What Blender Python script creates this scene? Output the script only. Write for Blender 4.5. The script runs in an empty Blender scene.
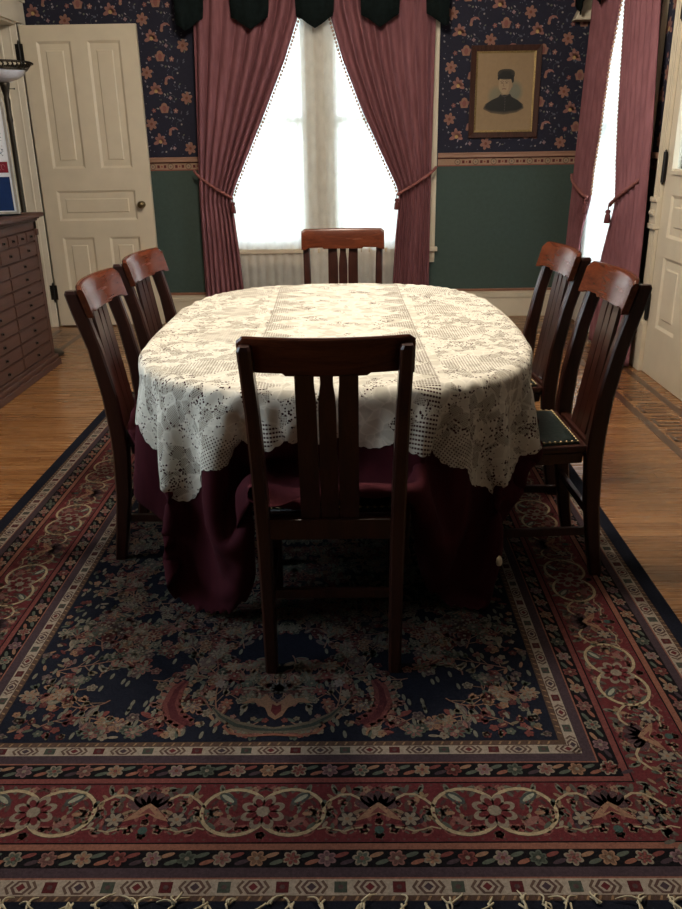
import bpy, bmesh, math, random
import numpy as np
from mathutils import Vector, Matrix
PI = math.pi
SC = bpy.context.scene
COL = SC.collection

# ------------------------------------------------------------------ camera, world, lights, exposure
def make_camera():
    f, th, ro, ya = 800.0, math.radians(21.05), math.radians(.94), math.radians(.9)
    fw = Vector((0, math.cos(th), -math.sin(th))); up = Vector((0, math.sin(th), math.cos(th))); rt = Vector((1, 0, 0))
    r = rt*math.cos(ro) - up*math.sin(ro); u = rt*math.sin(ro) + up*math.cos(ro)
    Z = Matrix.Rotation(ya, 3, 'Z')
    fw, r, u = Z @ fw, Z @ r, Z @ u
    cd = bpy.data.cameras.new('camera'); co = bpy.data.objects.new('camera', cd); COL.objects.link(co)
    M = Matrix((( r.x, u.x, -fw.x, 0), (r.y, u.y, -fw.y, 0), (r.z, u.z, -fw.z, 1.4), (0, 0, 0, 1)))
    co.matrix_world = M
    cd.sensor_fit = 'VERTICAL'; cd.sensor_height = 24.0; cd.lens = f/909*24.0
    cd.clip_start = .02; cd.clip_end = 200
    SC.camera = co
make_camera()
w = bpy.data.worlds.new('overcast_sky'); SC.world = w; w.use_nodes = True
bg = w.node_tree.nodes['Background']
bg.inputs[0].default_value = (.80, .91, 1.0, 1); bg.inputs[1].default_value = 11.0
SC.view_settings.view_transform = 'Standard'; SC.view_settings.look = 'None'
SC.view_settings.exposure = 0.0; SC.view_settings.gamma = 1; SC.view_settings.use_curve_mapping = False
SC.cycles.max_bounces = 10; SC.cycles.diffuse_bounces = 5; SC.cycles.transparent_max_bounces = 24
SC.cycles.sample_clamp_indirect = 6.0
def area(name, loc, rot, sx, sy, power, col, portal=False, spread=None, shape='RECTANGLE'):
    l = bpy.data.lights.new(name, 'AREA'); l.shape = shape; l.size = sx; l.size_y = sy; l.energy = power; l.color = col
    if spread: l.spread = spread
    o = bpy.data.objects.new(name, l); COL.objects.link(o); o.location = loc; o.rotation_euler = rot
    if portal: l.cycles.is_portal = True
    return o
# chandelier over the table (above the frame)
lamp = bpy.data.lights.new('ceiling_lamp', 'POINT'); lamp.energy = 240; lamp.color = (1, .89, .75); lamp.shadow_soft_size = .30
lampo = bpy.data.objects.new('ceiling_lamp', lamp); COL.objects.link(lampo); lampo.location = (-.05, 3.25, 3.0)
# sky portals in the window openings; the left window is added, out of view
area('portal_back', (-.24, 7.2, 1.6), (math.radians(-90), 0, 0), 1.9, 2.1, 1, (1, 1, 1), True)
area('portal_right', (2.1, 6.1, 1.5), (0, math.radians(90), 0), 2.1, 1.2, 1, (1, 1, 1), True)
area('portal_left', (-2.72, 1.9, 1.7), (0, math.radians(-90), 0), 1.5, 1.4, 1, (1, 1, 1), True)

# ------------------------------------------------------------------ node helper
class S:
    def __init__(s, nt, sock): s.nt, s.k = nt, sock
    def _m(s, op, b=None, c=None, clamp=False):
        n = s.nt.nodes.new('ShaderNodeMath'); n.operation = op; n.use_clamp = clamp
        s.nt.links.new(s.k, n.inputs[0])
        for i, q in ((1, b), (2, c)):
            if q is None: continue
            if isinstance(q, S): s.nt.links.new(q.k, n.inputs[i])
            else: n.inputs[i].default_value = q
        return S(s.nt, n.outputs[0])
    def __add__(s, b): return s._m('ADD', b)
    def __sub__(s, b): return s._m('SUBTRACT', b)
    def __mul__(s, b): return s._m('MULTIPLY', b)
    def __truediv__(s, b): return s._m('DIVIDE', b)
    def gt(s, b): return s._m('GREATER_THAN', b)
    def lt(s, b): return s._m('LESS_THAN', b)
    def abs(s): return s._m('ABSOLUTE')
    def frac(s): return s._m('FRACT')
    def max(s, b): return s._m('MAXIMUM', b)
    def min(s, b): return s._m('MINIMUM', b)
    def clamp(s): return s._m('ADD', 0.0, clamp=True)
def inv(a): return (a*-1.0) + 1.0
class G:
    """small wrapper around a material's node tree"""
    def __init__(g, name):
        g.m = bpy.data.materials.new(name); g.m.use_nodes = True; g.nt = g.m.node_tree
        g.b = g.nt.nodes['Principled BSDF']; g.out = g.nt.nodes['Material Output']
    def coord(g, kind='Object', scale=None, rot=None):
        n = g.nt.nodes.new('ShaderNodeTexCoord'); k = n.outputs[kind]
        if scale or rot:
            mp = g.nt.nodes.new('ShaderNodeMapping'); g.nt.links.new(k, mp.inputs[0])
            if scale: mp.inputs['Scale'].default_value = scale
            if rot: mp.inputs['Rotation'].default_value = rot
            k = mp.outputs[0]
        return k
    def xyz(g, k):
        n = g.nt.nodes.new('ShaderNodeSeparateXYZ'); g.nt.links.new(k, n.inputs[0]); return [S(g.nt, o) for o in n.outputs]
    def comb(g, x, y, z=0.0):
        n = g.nt.nodes.new('ShaderNodeCombineXYZ')
        for i, q in enumerate((x, y, z)):
            if isinstance(q, S): g.nt.links.new(q.k, n.inputs[i])
            else: n.inputs[i].default_value = q
        return n.outputs[0]
    def noise(g, k, scale=5, detail=3, rough=.5, dist=0, col=False):
        n = g.nt.nodes.new('ShaderNodeTexNoise'); g.nt.links.new(k, n.inputs['Vector'])
        n.inputs['Scale'].default_value = scale; n.inputs['Detail'].default_value = detail
        n.inputs['Roughness'].default_value = rough; n.inputs['Distortion'].default_value = dist
        return n.outputs['Color'] if col else S(g.nt, n.outputs[0])
    def voro(g, k, scale=5, feat='F1', out='Distance', rnd=1.0):
        n = g.nt.nodes.new('ShaderNodeTexVoronoi'); n.feature = feat; g.nt.links.new(k, n.inputs['Vector'])
        n.inputs['Scale'].default_value = scale; n.inputs['Randomness'].default_value = rnd
        return n.outputs[out] if out == 'Color' else S(g.nt, n.outputs[out])
    def ramp(g, s, stops):
        n = g.nt.nodes.new('ShaderNodeValToRGB'); g.nt.links.new(s.k, n.inputs[0]); e = n.color_ramp.elements
        while len(e) < len(stops): e.new(.5)
        for q, (p, c) in zip(e, stops): q.position = p; q.color = (*c, 1)
        return n.outputs[0]
    def mix(g, fac, a, b, mode='MIX'):
        n = g.nt.nodes.new('ShaderNodeMix'); n.data_type = 'RGBA'; n.blend_type = mode
        for sock, q in ((n.inputs[0], fac), (n.inputs[6], a), (n.inputs[7], b)):
            if isinstance(q, S): g.nt.links.new(q.k, sock)
            elif isinstance(q, bpy.types.NodeSocket): g.nt.links.new(q, sock)
            else: sock.default_value = (*q, 1) if isinstance(q, tuple) else q
        return n.outputs[2]
    def set(g, name, v):
        s = g.b.inputs[name]
        if isinstance(v, S): g.nt.links.new(v.k, s)
        elif isinstance(v, bpy.types.NodeSocket): g.nt.links.new(v, s)
        else: s.default_value = (*v, 1) if isinstance(v, tuple) else v
        return g
    def bump(g, h, strength=.3, dist=.01):
        n = g.nt.nodes.new('ShaderNodeBump'); g.nt.links.new(h.k, n.inputs['Height'])
        n.inputs['Strength'].default_value = strength; n.inputs['Distance'].default_value = dist
        g.nt.links.new(n.outputs[0], g.b.inputs['Normal']); return g
def plain(name, c, rough=.6, metal=0, var=.12, nscale=20, bump=0.0, spec=.5):
    g = G(name); k = g.coord()
    n = g.noise(k, nscale, 4)
    lo = tuple(x*(1-var) for x in c); hi = tuple(min(1, x*(1+var)) for x in c)
    g.set('Base Color', g.ramp(n, [(.3, lo), (.7, hi)])).set('Roughness', rough).set('Metallic', metal).set('Specular IOR Level', spec)
    if bump: g.bump(n, bump, .004)
    return g.m
def wood(name, dark, light, axis='Z', rough=.3, scale=1.0, coat=0.0, spec=.5):
    g = G(name)
    s = {'Z': (14, 14, 1.3), 'X': (1.3, 14, 14), 'Y': (14, 1.3, 14)}[axis]
    k = g.coord('Object', tuple(q*scale for q in s))
    n = g.noise(k, 3, 6, .62, .6); n2 = g.noise(g.coord('Object', tuple(q*scale*5 for q in s)), 4, 3, .6)
    h = n*.72 + n2*.28
    g.set('Base Color', g.ramp(h, [(.32, dark), (.68, light)])).set('Roughness', g.noise(k, 2, 3)*.18 + (rough-.09))
    g.bump(h, .12, .002).set('Coat Weight', coat).set('Coat Roughness', .15).set('Specular IOR Level', spec)
    return g.m
def painted(name, rough=.85, var=.25, nscale=60, bump=.25, spec=.2, weave=None):
    """material whose pattern colours come with the mesh's faces"""
    g = G(name); a = g.nt.nodes.new('ShaderNodeVertexColor'); a.layer_name = 'Col'
    n = g.noise(g.coord(), nscale, 4, .7)
    f = g.ramp(n, [(.25, (1-var,)*3), (.75, (1+var,)*3)])
    g.set('Base Color', g.mix(1.0, a.outputs[0], f, 'MULTIPLY')).set('Roughness', rough).set('Specular IOR Level', spec)
    if weave:
        x, y, z = g.xyz(g.coord())
        h = ((x*weave).frac()-.5).abs() + ((z*weave).frac()-.5).abs() + n*.4
        g.bump(h, bump, .002)
    else: g.bump(n, bump, .003)
    return g.m

M = {}
M['chair'] = wood('dark_mahogany', (.012, .0035, .0025), (.044, .012, .007), 'Z', .32, coat=.0, spec=.38)
M['crest'] = wood('mahogany_crest', (.036, .008, .0035), (.115, .028, .011), 'X', .24, coat=.0, spec=.32)
M['leather'] = plain('dark_green_leather', (.006, .012, .011), .45, var=.3, nscale=90, bump=.5, spec=.25)
M['brass_nail'] = plain('old_brass', (.35, .27, .15), .35, 1.0)
M['knob'] = plain('aged_brass', (.16, .12, .06), .4, .9)
M['iron'] = plain('dark_iron', (.02, .018, .016), .45, .6)
M['cream'] = plain('cream_paint', (.60, .525, .40), .42, var=.05, nscale=6, bump=.05)
M['white'] = plain('white_paint', (.66, .60, .49), .42, var=.05, nscale=6, bump=.05)
M['ceiling'] = plain('ceiling_plaster', (.62, .58, .50), .9, var=.04)
M['table'] = wood('table_wood', (.03, .008, .004), (.09, .03, .014), 'Y', .4)
M['chest'] = wood('reddish_chest_wood', (.042, .016, .010), (.085, .033, .020), 'Y', .6, 1.2)
M['chestdark'] = plain('chest_shadow_gap', (.015, .006, .004), .7)
M['railwood'] = wood('chair_rail_wood', (.20, .085, .05), (.33, .15, .09), 'X', .5)
M['rosecurt'] = None
M['paint'] = painted('printed_wallpaper', .8, .10, 30, .12, weave=250)
M['rug'] = painted('woven_wool', 1.0, .35, 160, .6, .05)
M['picture'] = painted('old_print', .6, .08, 25, .02)
M['framewood'] = wood('picture_frame_wood', (.025, .010, .007), (.065, .024, .016), 'Z', .55, spec=.2)
M['gilt'] = plain('dull_gilt', (.22, .15, .06), .45, .7, .3, 120, .5)
M['fringe'] = plain('undyed_wool_fringe', (.42, .36, .24), .9)
M['bead'] = plain('beige_bead', (.42, .26, .18), .6, var=.4, nscale=80)
M['tassel'] = plain('wine_tassel', (.12, .03, .03), .9)
M['cordrope'] = plain('rose_tie_rope', (.27, .095, .085), .8, var=.3, nscale=120, bump=.5)
M['valance'] = plain('dark_green_velvet', (.006, .010, .010), 1.0, var=.3, nscale=40, bump=.3, spec=.1)
M['glassmilk'] = plain('milk_glass', (.62, .64, .72), .22)
M['bronze'] = plain('dark_bronze', (.035, .028, .02), .4, .7)
M['tag'] = plain('cream_tag', (.75, .68, .5), .6)
M['outside'] = plain('outside_lawn', (.25, .28, .2), .9)

def fabric(name, c, c2, trans=.25, rough=.9, tr=(.5, .12, .12)):
    g = G(name); k = g.coord('Object', (1, 1, .12))
    n = g.noise(k, 35, 4, .6)
    g.set('Base Color', g.ramp(n, [(.3, c), (.7, c2)])).set('Roughness', rough).set('Specular IOR Level', .15)
    g.set('Sheen Weight', .0).bump(g.noise(g.coord(), 300, 2), .15, .001)
    if trans:
        t = g.nt.nodes.new('ShaderNodeBsdfTranslucent'); t.inputs[0].default_value = (*tr, 1)
        mx = g.nt.nodes.new('ShaderNodeMixShader'); mx.inputs[0].default_value = trans
        g.nt.links.new(g.b.outputs[0], mx.inputs[1]); g.nt.links.new(t.outputs[0], mx.inputs[2]); g.nt.links.new(mx.outputs[0], g.out.inputs[0])
    return g.m
M['rosecurt'] = fabric('dusty_rose_velvet', (.18, .072, .082), (.28, .120, .134), .10, .85, (.36, .12, .14))
M['burgundy'] = fabric('burgundy_cloth', (.036, .004, .008), (.055, .007, .012), 0)

def floor_mat(name, along='X'):
    g = G(name); x, y, z = g.xyz(g.coord())
    if along == 'Y': x, y = y, x
    row = (y/.057)._m('FLOOR')
    wn = g.nt.nodes.new('ShaderNodeTexWhiteNoise'); wn.noise_dimensions = '1D'; g.nt.links.new(row.k, wn.inputs['W'])
    off = S(g.nt, wn.outputs['Value'])
    xs = (x + off*3.7)/1.15
    seg = xs._m('FLOOR')
    wn2 = g.nt.nodes.new('ShaderNodeTexWhiteNoise'); wn2.noise_dimensions = '2D'; g.nt.links.new(g.comb(row, seg), wn2.inputs['Vector'])
    tone = S(g.nt, wn2.outputs['Value'])
    gr = g.noise(g.comb(x*1.6 + tone*9.0, y*38.0, tone*20.0), 2.2, 4, .5, .3)
    gap = ((y/.057).frac()-.5).abs().gt(.478).max(((xs.frac()-.5).abs()).gt(.4988))
    h = gr*.45 + tone*.5
    col = g.ramp(h, [(.2, (.175, .073, .023)), (.5, (.225, .100, .033)), (.8, (.275, .130, .047))])
    g.set('Base Color', g.mix(gap*.75, col, (.05, .02, .01))).set('Roughness', gr*.15+.20).set('Coat Weight', .25).set('Coat Roughness', .2)
    g.bump(inv(gap)*.6+gr*.15, .25, .002)
    return g.m
M['floor'] = floor_mat('oak_strip_floor'); M['floorY'] = floor_mat('oak_threshold_boards', 'Y')
M['inlaydark'] = wood('walnut_inlay', (.045, .02, .012), (.09, .042, .024), 'Y', .3, coat=.2)

def lace_mat():
    g = G('cream_filet_lace'); u0, v0, _ = g.xyz(g.coord('UV'))
    nc = g.noise(g.comb(u0, v0), 9, 2, .5, col=True)
    nx, ny, _ = g.xyz(nc)
    u = u0 + (nx-.5)*.05; v = v0 + (ny-.5)*.05; uv = g.comb(u, v)
    # woven motifs: flower and leaf cells outlined by rows of eyelets
    edge = g.voro(uv, 27, 'DISTANCE_TO_EDGE'); edge2 = g.voro(g.comb(u+5.0, v*1.35), 17, 'DISTANCE_TO_EDGE')
    cell = g.voro(uv, 27, 'F1', 'Color'); cx, cy, _ = g.xyz(cell)
    bg_n = g.noise(uv, 9, 2)
    netzone = cx.gt(.55)
    def hole(p, lim):
        a = ((u0/p).frac()-.5).abs(); b = ((v0/p).frac()-.5).abs(); return a.max(b).lt(lim)
    net = hole(.0046, .23)*netzone*edge.gt(.05)
    ey = g.voro(g.comb(u0, v0), 115, 'F1', rnd=.7).lt(.39)
    eye = ey*((edge.lt(.06)*bg_n.gt(.46)).max(edge2.lt(.035)*bg_n.gt(.36)).max(bg_n.gt(.60)))
    # centre runner: zigzag of filet squares along both sides
    au = u0.abs()
    tri = ((v0/.155).frac()-.5).abs()*2.0
    zig = au.gt(tri*.115+.155)*au.lt(.272)
    dash = ((v0/.0120).frac()-.5).abs().lt(.23)*((u0/.0085).frac()-.5).abs().lt(.36)
    line = (au-.287).abs().lt(.006)
    # filet lozenges outside the runner
    lo = ((v0/.42).frac()-.5).abs()*.84 + (au-.40).abs()*1.6
    loz = lo.lt(.20)*au.gt(.30)
    dots = hole(.0088, .22)
    rim = 0
    zone = zig.max(loz).max(line)
    calm = inv(au.lt(.30)*bg_n.lt(.56))
    other = (net.max(eye))*inv(zone)*calm
    h = other.max(zig*dash).max(loz*dots*inv(zig))
    h = h*inv(line)
    solidtone = g.noise(g.comb(u0, v0), 40, 3)*.5 + (edge.lt(.07))*.25 + inv(netzone)*.35
    g.set('Base Color', g.ramp(solidtone, [(.2, (.50, .465, .39)), (.9, (.72, .68, .59))])).set('Roughness', .9).set('Specular IOR Level', .1)
    g.set('Alpha', inv(h.clamp()))
    g.bump(solidtone, .3, .002)
    return g.m
M['lace'] = lace_mat()
def sheer_mat():
    g = G('white_sheer_lace'); x, y, z = g.xyz(g.coord('UV'))
    n = g.noise(g.comb(x, y*.6), 22, 4, .7); v = g.voro(g.comb(x, y), 14, 'SMOOTH_F1')
    t = g.nt.nodes.new('ShaderNodeBsdfTransparent'); t.inputs[0].default_value = (1, 1, 1, 1)
    tl = g.nt.nodes.new('ShaderNodeBsdfTranslucent'); tl.inputs[0].default_value = (.90, .90, .87, 1)
    m1 = g.nt.nodes.new('ShaderNodeMixShader'); m1.inputs[0].default_value = .55
    g.set('Base Color', (.88, .86, .80)).set('Roughness', .9)
    g.nt.links.new(g.b.outputs[0], m1.inputs[1]); g.nt.links.new(tl.outputs[0], m1.inputs[2])
    m2 = g.nt.nodes.new('ShaderNodeMixShader'); al = ((n*.7+v*.5)-.2)._m('MULTIPLY_ADD', .35, .80, clamp=True)
    g.nt.links.new(al.k, m2.inputs[0]); g.nt.links.new(t.outputs[0], m2.inputs[1]); g.nt.links.new(m1.outputs[0], m2.inputs[2])
    g.nt.links.new(m2.outputs[0], g.out.inputs[0]); return g.m
M['sheer'] = sheer_mat()
def pane_mat():
    g = G('window_glass'); t = g.nt.nodes.new('ShaderNodeBsdfTransparent'); t.inputs[0].default_value = (.95, .97, .98, 1)
    gl = g.nt.nodes.new('ShaderNodeBsdfGlossy'); gl.inputs['Roughness'].default_value = .02
    f = g.nt.nodes.new('ShaderNodeFresnel'); f.inputs[0].default_value = 1.45
    m = g.nt.nodes.new('ShaderNodeMixShader'); g.nt.links.new(f.outputs[0], m.inputs[0])
    g.nt.links.new(t.outputs[0], m.inputs[1]); g.nt.links.new(gl.outputs[0], m.inputs[2]); g.nt.links.new(m.outputs[0], g.out.inputs[0])
    g.nt.nodes.remove(g.b); return g.m
M['glass'] = pane_mat()

# ------------------------------------------------------------------ mesh helper
class MB:
    def __init__(s): s.v = []; s.f = []; s.c = []; s.smooth = []
    def add(s, vs, fs, col=None, sm=False):
        b = len(s.v); s.v += [tuple(q) for q in vs]
        for f in fs: s.f.append(tuple(b+i for i in f)); s.c.append(col); s.smooth.append(sm)
    def box(s, x0, x1, y0, y1, z0, z1, col=None):
        v = [(x, y, z) for x in (x0, x1) for y in (y0, y1) for z in (z0, z1)]
        s.add(v, [(0, 1, 3, 2), (4, 6, 7, 5), (0, 4, 5, 1), (2, 3, 7, 6), (0, 2, 6, 4), (1, 5, 7, 3)], col); return s
    def hexa(s, a, b, col=None):
        """two rings of 4 corners"""
        s.add(list(a)+list(b), [(3, 2, 1, 0), (4, 5, 6, 7)] + [(i, (i+1) % 4, 4+(i+1) % 4, 4+i) for i in range(4)], col); return s
    def loft(s, rings, col=None, sm=True, cap=True, closed=True):
        n = len(rings[0]); v = [p for r in rings for p in r]; f = []
        for k in range(len(rings)-1):
            for i in range(n if closed else n-1):
                j = (i+1) % n; f.append((k*n+i, k*n+j, (k+1)*n+j, (k+1)*n+i))
        s.add(v, f, col, sm)
        if cap: s.add(rings[0], [tuple(range(n))[::-1]], col); s.add(rings[-1], [tuple(range(n))], col)
        return s
    def lathe(s, prof, c=(0, 0, 0), n=24, col=None, axis='Z', sm=True):
        rings = []
        for r, h in prof:
            rg = []
            for i in range(n):
                a = 2*PI*i/n; x, y = max(r, 1e-5)*math.cos(a), max(r, 1e-5)*math.sin(a)
                p = {'Z': (x, y, h), 'Y': (x, h, y), 'X': (h, x, y)}[axis]
                rg.append((p[0]+c[0], p[1]+c[1], p[2]+c[2]))
            rings.append(rg)
        return s.loft(rings, col, sm)
    def tube(s, pts, r, n=6, col=None):
        P = [Vector(p) for p in pts]; rings = []
        for i, p in enumerate(P):
            t = (P[min(i+1, len(P)-1)]-P[max(i-1, 0)]).normalized()
            a = t.cross(Vector((0, 0, 1)) if abs(t.z) < .9 else Vector((1, 0, 0))).normalized(); b = t.cross(a)
            rr = r[i] if isinstance(r, (list, tuple)) else r
            rings.append([p + (a*math.cos(2*PI*k/n)+b*math.sin(2*PI*k/n))*rr for k in range(n)])
        return s.loft(rings, col)
    def poly(s, pts, fn, z, col):
        s.add([fn(x, y, z) for x, y in pts], [tuple(range(len(pts)))], col)
    def build(s, name, mat, parent=None, bevel=0, solid=0, smooth=None, subsurf=0):
        me = bpy.data.meshes.new(name); me.from_pydata(s.v, [], s.f); me.materials.append(mat)
        me.polygons.foreach_set('use_smooth', [(q if smooth is None else smooth) for q in s.smooth])
        if any(c is not None for c in s.c):
            a = me.color_attributes.new('Col', 'FLOAT_COLOR', 'CORNER'); arr = []
            for f, c in zip(s.f, s.c): arr += list((*(c or (.5, .5, .5)), 1))*len(f)
            a.data.foreach_set('color', arr)
        me.update()
        o = bpy.data.objects.new(name, me); COL.objects.link(o)
        if parent: o.parent = parent
        if bevel:
            m = o.modifiers.new('b', 'BEVEL'); m.width = bevel; m.segments = 2; m.limit_method = 'ANGLE'; m.angle_limit = .6
        if solid:
            m = o.modifiers.new('s', 'SOLIDIFY'); m.thickness = solid; m.offset = 0
        return o
def tag(o, label=None, cat=None, group=None, kind=None):
    if label: o['label'] = label
    if cat: o['category'] = cat
    if group: o['group'] = group
    if kind: o['kind'] = kind
    return o
def struct(o): o['kind'] = 'structure'; return o
def empty(name, loc, rz=0):
    o = bpy.data.objects.new(name, None); COL.objects.link(o); o.location = loc; o.rotation_euler = (0, 0, rz)
    o.empty_display_size = .1; return o

# ------------------------------------------------------------------ room shell
XL, XR, YB, YF, ZC = -2.5, 1.90, 6.97, -1.5, 3.4
NAVY = (.019, .019, .034); GREEN = (.052, .078, .068)
ZB0, ZB1 = 1.236, 1.335     # border strip
BB = .235                   # baseboard top
def mirror_cols(): pass
fl = MB(); fl.box(XL-.2, XR+.0, YF-.2, YB+.2, -.12, 0)
struct(fl.build('floor', M['floor']))
ce = MB(); ce.box(XL-.2, XR+.2, YF-.2, YB+.2, ZC, ZC+.1); struct(ce.build('ceiling', M['ceiling']))
thr = MB(); thr.box(XR, XR+.3, 3.4, 5.2, -.12, .002); thr.box(XR, XR+.3, YF, 3.4, -.12, 0); thr.box(XR, XR+.3, 5.2, YB+.2, -.12, 0)
struct(thr.build('trim_1', M['floorY']))

# wallpaper motif cell, drawn in (a, z) wall coordinates
PINK = (.24, .115, .098); ORNG = (.25, .132, .092); PALE = (.23, .205, .19); ROSE = (.20, .08, .07); LEAFB = (.085, .09, .12); CRM = (.45, .33, .23)
def petal(mb, fn, cx, cy, ang, r0, r1, wd, z, col, n=6):
    pts = []
    for i in range(n*2):
        t = 2*PI*i/(n*2); rr = (r0+r1)/2 + (r1-r0)/2*math.cos(t); ww = wd*math.sin(t)
        pts.append((cx+rr*math.cos(ang)-ww*math.sin(ang), cy+rr*math.sin(ang)+ww*math.cos(ang)))
    mb.poly(pts, fn, z, col)
def disc(mb, fn, cx, cy, r, z, col, n=10, ey=1.0):
    mb.poly([(cx+r*math.cos(2*PI*i/n), cy+r*ey*math.sin(2*PI*i/n)) for i in range(n)], fn, z, col)
def flower(mb, fn, cx, cy, r, n, z, c1, c2, c3, rot=0, dz=.0003, slim=.9):
    for k in range(n): petal(mb, fn, cx, cy, rot+2*PI*k/n, r*.15, r, r*slim*math.sin(PI/n)*.62, z, c1)
    if c2:
        for k in range(n): petal(mb, fn, cx, cy, rot+2*PI*k/n, r*.25, r*.78, r*slim*math.sin(PI/n)*.36, z+dz, c2, 4)
    disc(mb, fn, cx, cy, r*.24, z+2*dz, c3, 8)
def ribbon(mb, fn, pts, w, z, col):
    P = [Vector(p) for p in pts]
    for i in range(len(P)-1):
        def nr(k):
            t = (P[min(k+1, len(P)-1)]-P[max(k-1, 0)]); t = t.normalized() if t.length > 0 else Vector((1, 0)); return Vector((-t.y, t.x))
        ws = [w[k] if isinstance(w, list) else w for k in (i, i+1)]
        a = P[i]+nr(i)*ws[0]/2; b = P[i]-nr(i)*ws[0]/2; c = P[i+1]-nr(i+1)*ws[1]/2; d = P[i+1]+nr(i+1)*ws[1]/2
        mb.poly([tuple(a), tuple(b), tuple(c), tuple(d)], fn, z, col)
def paper_cell(mb, fn, cx, cy, inside):
    def ok(x, y, m=.0): return inside(cx+x, cy+y)
    rnd = random.Random(7)
    if ok(0, 0):   # bud
        mb.poly([(cx-.026, cy-.034), (cx+.026, cy-.034), (cx+.034, cy-.005), (cx+.018, cy+.034), (cx, cy+.042), (cx-.018, cy+.034), (cx-.034, cy-.005)], fn, .0005, PALE if False else ORNG)
        petal(mb, fn, cx, cy-.028, PI/2, 0, .05, .016, .0008, ROSE)
        petal(mb, fn, cx, cy-.02, PI*.22, .02, .05, .010, .0008, PINK); petal(mb, fn, cx, cy-.02, PI*.78, .02, .05, .010, .0008, PINK)
    if ok(-.115, -.115): flower(mb, fn, cx-.115, cy-.115, .048, 6, .0005, ORNG, PINK, (.16, .06, .04), .3)
    if ok(-.06, -.245):   # lily with trailing petals
        x, y = cx-.055, cy-.245
        for a, l in ((.2, .045), (.9, .05), (1.7, .062), (2.5, .05), (3.5, .06), (5.9, .056)): petal(mb, fn, x, y, a, .004, l, .014, .0005, PINK)
        disc(mb, fn, x, y-.004, .014, .0008, (.42, .27, .12))
    if ok(.065, -.165):    # crescent spray
        ribbon(mb, fn, [(cx+.03, cy-.185), (cx+.036, cy-.160), (cx+.056, cy-.148), (cx+.080, cy-.150), (cx+.096, cy-.163)], [.02, .022, .018, .014, .004], .0005, PINK)
        disc(mb, fn, cx+.03, cy-.192, .013, .0007, ORNG, 8)
    if ok(.09, -.03): flower(mb, fn, cx+.09, cy-.02, .020, 5, .0005, (.26, .13, .11), None, CRM, .2)
    if ok(-.075, .05): flower(mb, fn, cx-.085, cy-.015, .018, 5, .0005, ROSE, None, PALE, .6)
    if ok(.05, .09): flower(mb, fn, cx+.055, cy+.075, .015, 4, .0005, (.24, .15, .16), None, PALE, .1)
    for i in range(34):
        x, y = rnd.uniform(-.145, .145), rnd.uniform(-.26, .11)
        if ok(x, y): petal(mb, fn, cx+x, cy+y, rnd.uniform(0, PI), 0, rnd.uniform(.012, .028), rnd.uniform(.004, .008), .0004, rnd.choice((PALE, LEAFB, LEAFB, (.12, .13, .10), (.22, .20, .22))))
    for i in range(26):
        x, y = rnd.uniform(-.15, .15), rnd.uniform(-.26, .11)
        if ok(x, y): disc(mb, fn, cx+x, cy+y, rnd.uniform(.002, .0045), .0004, rnd.choice(((.20, .19, .22), (.12, .13, .18))), 5)
    for i in range(4):
        x, y = rnd.uniform(-.12, .12), rnd.uniform(-.22, .08); a = rnd.uniform(0, 6)
        if ok(x, y): ribbon(mb, fn, [(cx+x+.03*t*math.cos(a+t*.9), cy+y+.03*t*math.sin(a+t*.9)) for t in (0, .5, 1, 1.5)], .0028, .00035, (.07, .08, .09))
def wallpaper(mb, fn, a0, a1, inside, off=0.0):
    i0 = int(math.floor((a0-.4-off)/.30)); i1 = int(math.ceil((a1+.4-off)/.30))
    for i in range(i0, i1):
        for j in range(-1, 6):
            paper_cell(mb, fn, off+i*.30, 1.52+j*.375+(.1875 if i % 2 else 0), lambda x, y: inside(x, y) and ZB1+.02 < y < 2.97)
def border(mb, fn, a0, a1):
    y0, y1 = ZB0, ZB1
    mb.poly([(a0, y0), (a1, y0), (a1, y0+.008), (a0, y0+.008)], fn, .0004, (.22, .07, .05))
    mb.poly([(a0, y0+.008), (a1, y0+.008), (a1, y0+.056), (a0, y0+.056)], fn, .0004, (.30, .19, .13))
    mb.poly([(a0, y0+.056), (a1, y0+.056), (a1, y0+.064), (a0, y0+.064)], fn, .0004, (.13, .035, .035))
    k = math.ceil((a0+.03)/.147)
    while k*.147 < a1-.03:
        a = k*.147; c = y0+.032
        disc(mb, fn, a, c, .025, .0007, (.16, .10, .07), 14); disc(mb, fn, a, c, .018, .0009, (.32, .22, .15), 12); disc(mb, fn, a, c, .008, .0011, (.17, .12, .10), 8)
        for dx in (.047, .074, .101)[:3]:
            if dx == .074: continue
            if a+dx+.012 < a1: mb.poly([(a+dx-.010, c-.011), (a+dx+.010, c-.011), (a+dx+.010, c+.011), (a+dx-.010, c+.011)], fn, .0007, (.10, .022, .022))
        if a+.075 < a1: disc(mb, fn, a+.074, c, .008, .0007, (.22, .06, .045), 6)
        k += 1
# --- back wall: window opening X -1.02..0.54, z .58..2.62
W0, W1, WZ0, WZ1 = -1.08, .60, .60, 2.62
wb = MB()
def wall_rect(mb, x0, x1, y0, y1, z0, z1, col): mb.box(x0, x1, y0, y1, z0, z1, col)
for x0, x1, z0, z1 in ((XL-.2, W0, 0, ZC), (W1, XR, 0, ZC), (W0, W1, 0, WZ0), (W0, W1, WZ1, ZC)):
    for a, b, c in ((0, ZB0, GREEN), (ZB0, ZC, NAVY)):
        lo, hi = max(z0, a), min(z1, b)
        if hi > lo: wb.box(x0, x1, YB, YB+.2, lo, hi, c)
fnb = lambda x, y, z: (x, YB-z, y)
wallpaper(wb, fnb, XL, XR, lambda x, y: (XL+.04 < x < W0-.2 or W1+.13 < x < XR-.04), .02)
border(wb, fnb, XL, W0-.12); border(wb, fnb, W1+.12, XR)
struct(wb.build('wall_back', M['paint']))
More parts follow.
